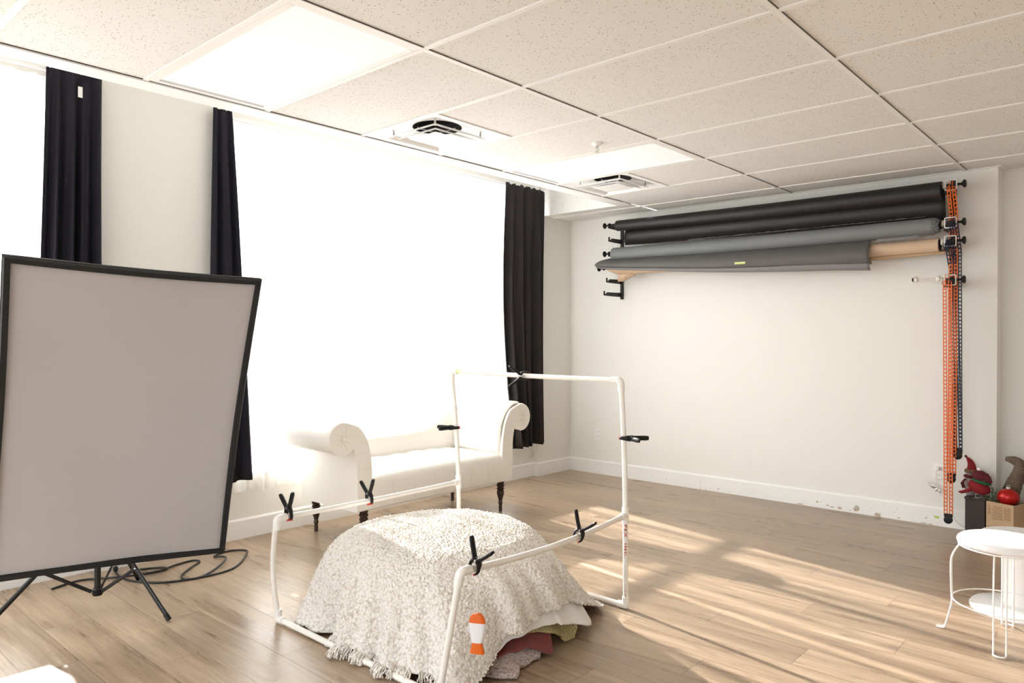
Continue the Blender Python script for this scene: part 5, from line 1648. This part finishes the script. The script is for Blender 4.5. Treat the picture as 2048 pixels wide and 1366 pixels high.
# faded printing as rows of small strokes
rr = random.Random(3); g = G(); nrmf = Vector((b.y - a.y, -(b.x - a.x), 0)).normalized() * 0.0008
for (u0, u1, za, zb) in ((0.06, 0.16, 0.17, 0.235), (0.24, 0.60, 0.135, 0.235), (0.66, 0.90, 0.145, 0.235), (0.06, 0.42, 0.03, 0.095), (0.55, 0.90, 0.015, 0.085)):
    uu = u0
    while uu < u1:
        z = za + rr.uniform(0, .012)
        while z < zb:
            l = rr.uniform(0.006, 0.022)
            p, q_ = a.lerp(b, uu), a.lerp(b, uu + 0.022)
            g.quad(p + nrmf + Vector((0, 0, z)), q_ + nrmf + Vector((0, 0, z)), q_ + nrmf + Vector((0, 0, min(zb, z + l))), p + nrmf + Vector((0, 0, min(zb, z + l))))
            z += l + rr.uniform(0.002, 0.006)
        uu += 0.042
tag(obj('printing', g, MAT['card_print'], cb, smooth=0), 'faded illegible brown printing', kind='stuff')
# bauble
bc_ = Vector((1.508, 0.115, 0.300))
ba = thing('bauble', 'large shiny red Christmas bauble resting on the cardboard box', 'ornament', bc_)
obj('ball', G().sphere(bc_, 0.060, 36, 24, (1.05, 1, 0.92)), MAT['ornament_red'], ba)
obj('cap', G().lathe([(0.014, 0.055), (0.014, 0.066), (0.010, 0.068)], bc_, 16), MAT['foil'], ba)
obj('hanger_loop', G().tube([bc_ + Vector((0.008 * math.cos(a), 0, 0.072 + 0.008 * math.sin(a))) for a in np.linspace(0, 2 * PI, 17)[:-1]], 0.001, 6, closed=True), MAT['foil'], ba)

# bird ornament with knitted cap, tail to the left, standing on wire feet
bo = Vector((1.333, 0.150, 0.266)); bo.y -= 0.018
bird = thing('bird_ornament', 'red fabric bird ornament with maroon knitted cap and green scarf', 'ornament', bo)
Mb = Matrix.Rotation(math.radians(22), 3, 'Y')
g = G().sphere(bo + Vector((0.008, 0, 0.073)), 0.056, 24, 16, (1.22, 0.85, 0.82), Mb)
obj('body', g, MAT['red_knit'], bird)
g = G().tube([bo + Vector((-0.035, 0, 0.058)), bo + Vector((-0.062, 0, 0.040)), bo + Vector((-0.095, 0, 0.026)), bo + Vector((-0.112, 0, 0.026))], [0.030, 0.022, 0.019, 0.008], 16, squash=(0.55, 1.1), up=(0, 0, 1))
obj('tail', g, MAT['red_knit'], bird)
obj('head', G().sphere(bo + Vector((0.028, 0, 0.128)), 0.036, 20, 14), MAT['brown_fur'], bird)
g = G().sphere(bo + Vector((0.014, -0.004, 0.150)), 0.047, 24, 16, (1.05, 0.95, 0.82), Matrix.Rotation(0.25, 3, 'Y'))
g.tube([bo + Vector((0.04, -0.01, 0.150)), bo + Vector((0.064, -0.016, 0.132)), bo + Vector((0.080, -0.018, 0.112))], [0.030, 0.021, 0.010], 14)
obj('knitted_cap', g, MAT['maroon_knit'], bird)
obj('pompom', G().sphere(bo + Vector((0.008, -0.004, 0.194)), 0.013, 14, 10), plain('white_wool', (0.85, 0.80, 0.80), 0.95, bmp=0.5, nscale=200), bird)
pts = [bo + Vector((0.022 + 0.047 * math.cos(a), 0.043 * math.sin(a), 0.113 - 0.012 * math.cos(a))) for a in np.linspace(0, 2 * PI, 33)[:-1]]
obj('scarf', G().tube(pts, 0.0095, 10, closed=True), MAT['green_knit'], bird)
obj('beak', G().tube([bo + Vector((0.060, -0.01, 0.118)), bo + Vector((0.080, -0.014, 0.108))], [0.006, 0.001], 8), MAT['dark_box'], bird)
for s_ in (-1, 1):
    f0 = bo + Vector((0.004 + 0.014 * s_, 0.014 * s_, 0.002))
    g = G().tube([f0 + Vector((0, 0, 0.030)), f0], 0.0022, 8)
    for ang in (-0.5, 0, 0.5): g.tube([f0, f0 + Vector((0.022 * math.cos(ang), 0.022 * math.sin(ang), 0))], 0.002, 6)
    g.tube([f0, f0 - Vector((0.012, 0, 0))], 0.002, 6)
    obj('foot', g, MAT['pale_cloth'], bird)
# elf behind it
eo = Vector((1.272, 0.222, 0.266))
elf = thing('elf_ornament', 'small elf ornament with pointed red hat, behind the red bird', 'ornament', eo)
g = G().tube([eo + Vector((0.004, 0, 0)), eo + Vector((0.004, 0, 0.03)), eo + Vector((0.0, 0, 0.09)), eo + Vector((0.0, 0, 0.125))], [0.028, 0.035, 0.032, 0.022], 18)
obj('body', g, MAT['pale_cloth'], elf)
obj('scarf', G().tube([eo + Vector((0.002 + 0.030 * math.cos(a), 0.030 * math.sin(a), 0.126)) for a in np.linspace(0, 2 * PI, 25)[:-1]], 0.011, 10, closed=True), MAT['maroon_knit'], elf)
obj('head', G().sphere(eo + Vector((0.004, 0, 0.152)), 0.028, 18, 12), MAT['pale_cloth'], elf)
obj('fur_brim', G().tube([eo + Vector((0.006 + 0.028 * math.cos(a), 0.028 * math.sin(a), 0.163 + 0.003 * math.sin(5 * a))) for a in np.linspace(0, 2 * PI, 25)[:-1]], 0.0125, 10, closed=True), MAT['brown_fur'], elf)
g = G().tube(smooth_path([eo + Vector((0.008, 0, 0.165)), eo + Vector((0.010, 0, 0.195)), eo + Vector((0.002, 0, 0.225)), eo + Vector((-0.014, 0, 0.248)), eo + Vector((-0.024, 0, 0.258))], 5), list(np.interp(np.linspace(0, 1, 21), [0, .3, .6, .85, 1], [0.031, 0.025, 0.016, 0.007, 0.005])), 18)
obj('pointed_hat', g, MAT['red_knit'], elf)
obj('bell', G().sphere(eo + Vector((-0.026, 0, 0.262)), 0.0085, 12, 8), MAT['dark_box'], elf)
for (dx, dz0, dz1, mt) in ((-0.040, 0.105, 0.045, 'maroon_knit'), (-0.022, 0.10, 0.06, 'pale_cloth')):
    g = G().tube([eo + Vector((-0.02, -0.02, dz0)), eo + Vector((dx, -0.026, (dz0 + dz1) / 2)), eo + Vector((dx + 0.008, -0.026, dz1))], [0.012, 0.013, 0.010], 10)
    obj('arm', g, MAT[mt], elf)
# pine sprig
po = Vector((1.420, 0.130, 0.262)); rr = random.Random(6)
sprig = thing('pine_sprig', 'small green artificial pine sprig between the bird and the bauble', 'sprig', po)
g = G(); g2 = G()
for (dx, dz, dy) in ((-0.034, 0.085, 0), (-0.004, 0.080, 0.01), (0.022, 0.070, 0), (0.050, 0.085, 0.05), (-0.05, 0.04, -0.01), (0.0, 0.05, -0.02)):
    tip = po + Vector((dx, dy, dz)); rt = po + Vector((dx * 0.1, dy * 0.1, -0.03))
    g2.tube([rt, tip], 0.0018, 6)
    for k in range(46):
        u = rr.uniform(0.35, 1); c = rt.lerp(tip, u)
        d = Vector((rr.gauss(0, 1), rr.gauss(0, 1), rr.gauss(0.5, .8))).normalized() * rr.uniform(0.012, 0.024)
        g.tube([c, c + d], [0.0013, 0.0005], 4)
tag(obj('needles', g, MAT['pine'], sprig, smooth=0), kind='stuff')
obj('twig', g2, MAT['vine'], sprig)
# curled vine horn
ho = Vector((1.52, 0.20, 0.02))
horn = thing('vine_cone', 'brown twig cone with its tip bent to the left, standing in the cardboard box', 'ornament', ho)
hp = smooth_path([Vector((1.518, 0.160, 0.012)), Vector((1.518, 0.168, 0.15)), Vector((1.511, 0.205, 0.30)), Vector((1.528, 0.235, 0.38)), Vector((1.553, 0.24, 0.45)), Vector((1.556, 0.24, 0.502)), Vector((1.520, 0.24, 0.528)), Vector((1.475, 0.24, 0.534))], 12)
hr_ = list(np.interp(np.linspace(0, 1, len(hp)), [0, .28, .43, .6, .75, .86, 1], [0.050, 0.050, 0.046, 0.038, 0.032, 0.026, 0.011]))
obj('core', G().tube(hp, [r * 0.9 for r in hr_], 18), MAT['dark_box'], horn)
g = G()
def frames(path):
    T = [(path[min(i+1, len(path)-1)] - path[max(i-1, 0)]).normalized() for i in range(len(path))]
    n0 = Vector((0, 1, 0)); out = []
    for t_ in T:
        n0 = (n0 - t_ * n0.dot(t_)).normalized(); out.append((n0.copy(), t_.cross(n0)))
    return out
FRM = frames(hp)
for s_ in range(4):
    pts = []; m_ = 1500
    for k in range(m_):
        u = k / (m_ - 1) * (len(hp) - 1); i = min(int(u), len(hp) - 2); f_ = u - i
        c = hp[i].lerp(hp[i+1], f_); r = lerp(hr_[i], hr_[i+1], f_) * (0.98 + 0.05 * math.sin(k * 0.37 + s_))
        a = k / m_ * 2 * PI * 26 + s_ * PI / 2 + 0.25 * math.sin(k * 0.05 * (s_ + 1))
        n_, b_ = FRM[i]
        pts.append(c + n_ * (math.cos(a) * r) + b_ * (math.sin(a) * r))
    g.tube(pts, 0.0024, 5)
obj('twine', g, MAT['vine'], horn)
# whitewashed vine cone at the frame's edge
vc = Vector((1.738, 0.335, 0.0)); rr = random.Random(14)
vt = thing('wicker_cone', 'whitewashed wicker cone at the right edge of the photo, beside the cardboard box', 'ornament', vc)
g = G()
for k in range(26):
    a0 = rr.uniform(0, 2 * PI); tw = rr.choice((-1, 1)) * rr.uniform(1.5, 4.5); pts = []
    for i in range(40):
        u = i / 39; z = 0.004 + 0.74 * u; r = 0.145 * (1 - u * 0.93) * (1 + 0.06 * math.sin(9 * u + k)) 
        a = a0 + tw * u * 2 + 0.2 * math.sin(7 * u + k)
        pts.append(vc + Vector((r * math.cos(a), r * math.sin(a), z)))
    g.tube(pts, 0.0032, 5)
for k in range(22):
    z = 0.02 + k * 0.030; r = 0.145 * (1 - z / 0.74 * 0.93)
    g.tube([vc + Vector((r * math.cos(a), r * math.sin(a), max(0.004, z + 0.012 * math.sin(2 * a + k)))) for a in np.linspace(0, 2 * PI, 29)[:-1]], 0.003, 5, closed=True)
obj('vines', g, MAT['vine_white'], vt)
obj('inner_cone', G().lathe([(0.125, 0.003), (0.002, 0.70)], vc, 24), MAT['vine'], vt)
# small hook on the set-back wall
hx, hz_ = 1.560, 1.915
t = thing('wall_hook', 'small white hook on the set-back wall at right edge of the photo', 'hook', (hx, YB + 0.19, hz_))
obj('plate', G().box((hx - 0.012, YB + 0.184, hz_ - 0.018), (hx + 0.012, YB + 0.19, hz_ + 0.018)), MAT['outlet'], t, smooth=0, bevel=0.002)
obj('peg', G().tube([(hx, YB + 0.186, hz_), (hx, YB + 0.155, hz_ - 0.004), (hx, YB + 0.148, hz_ + 0.014)], 0.005, 8), MAT['outlet'], t)
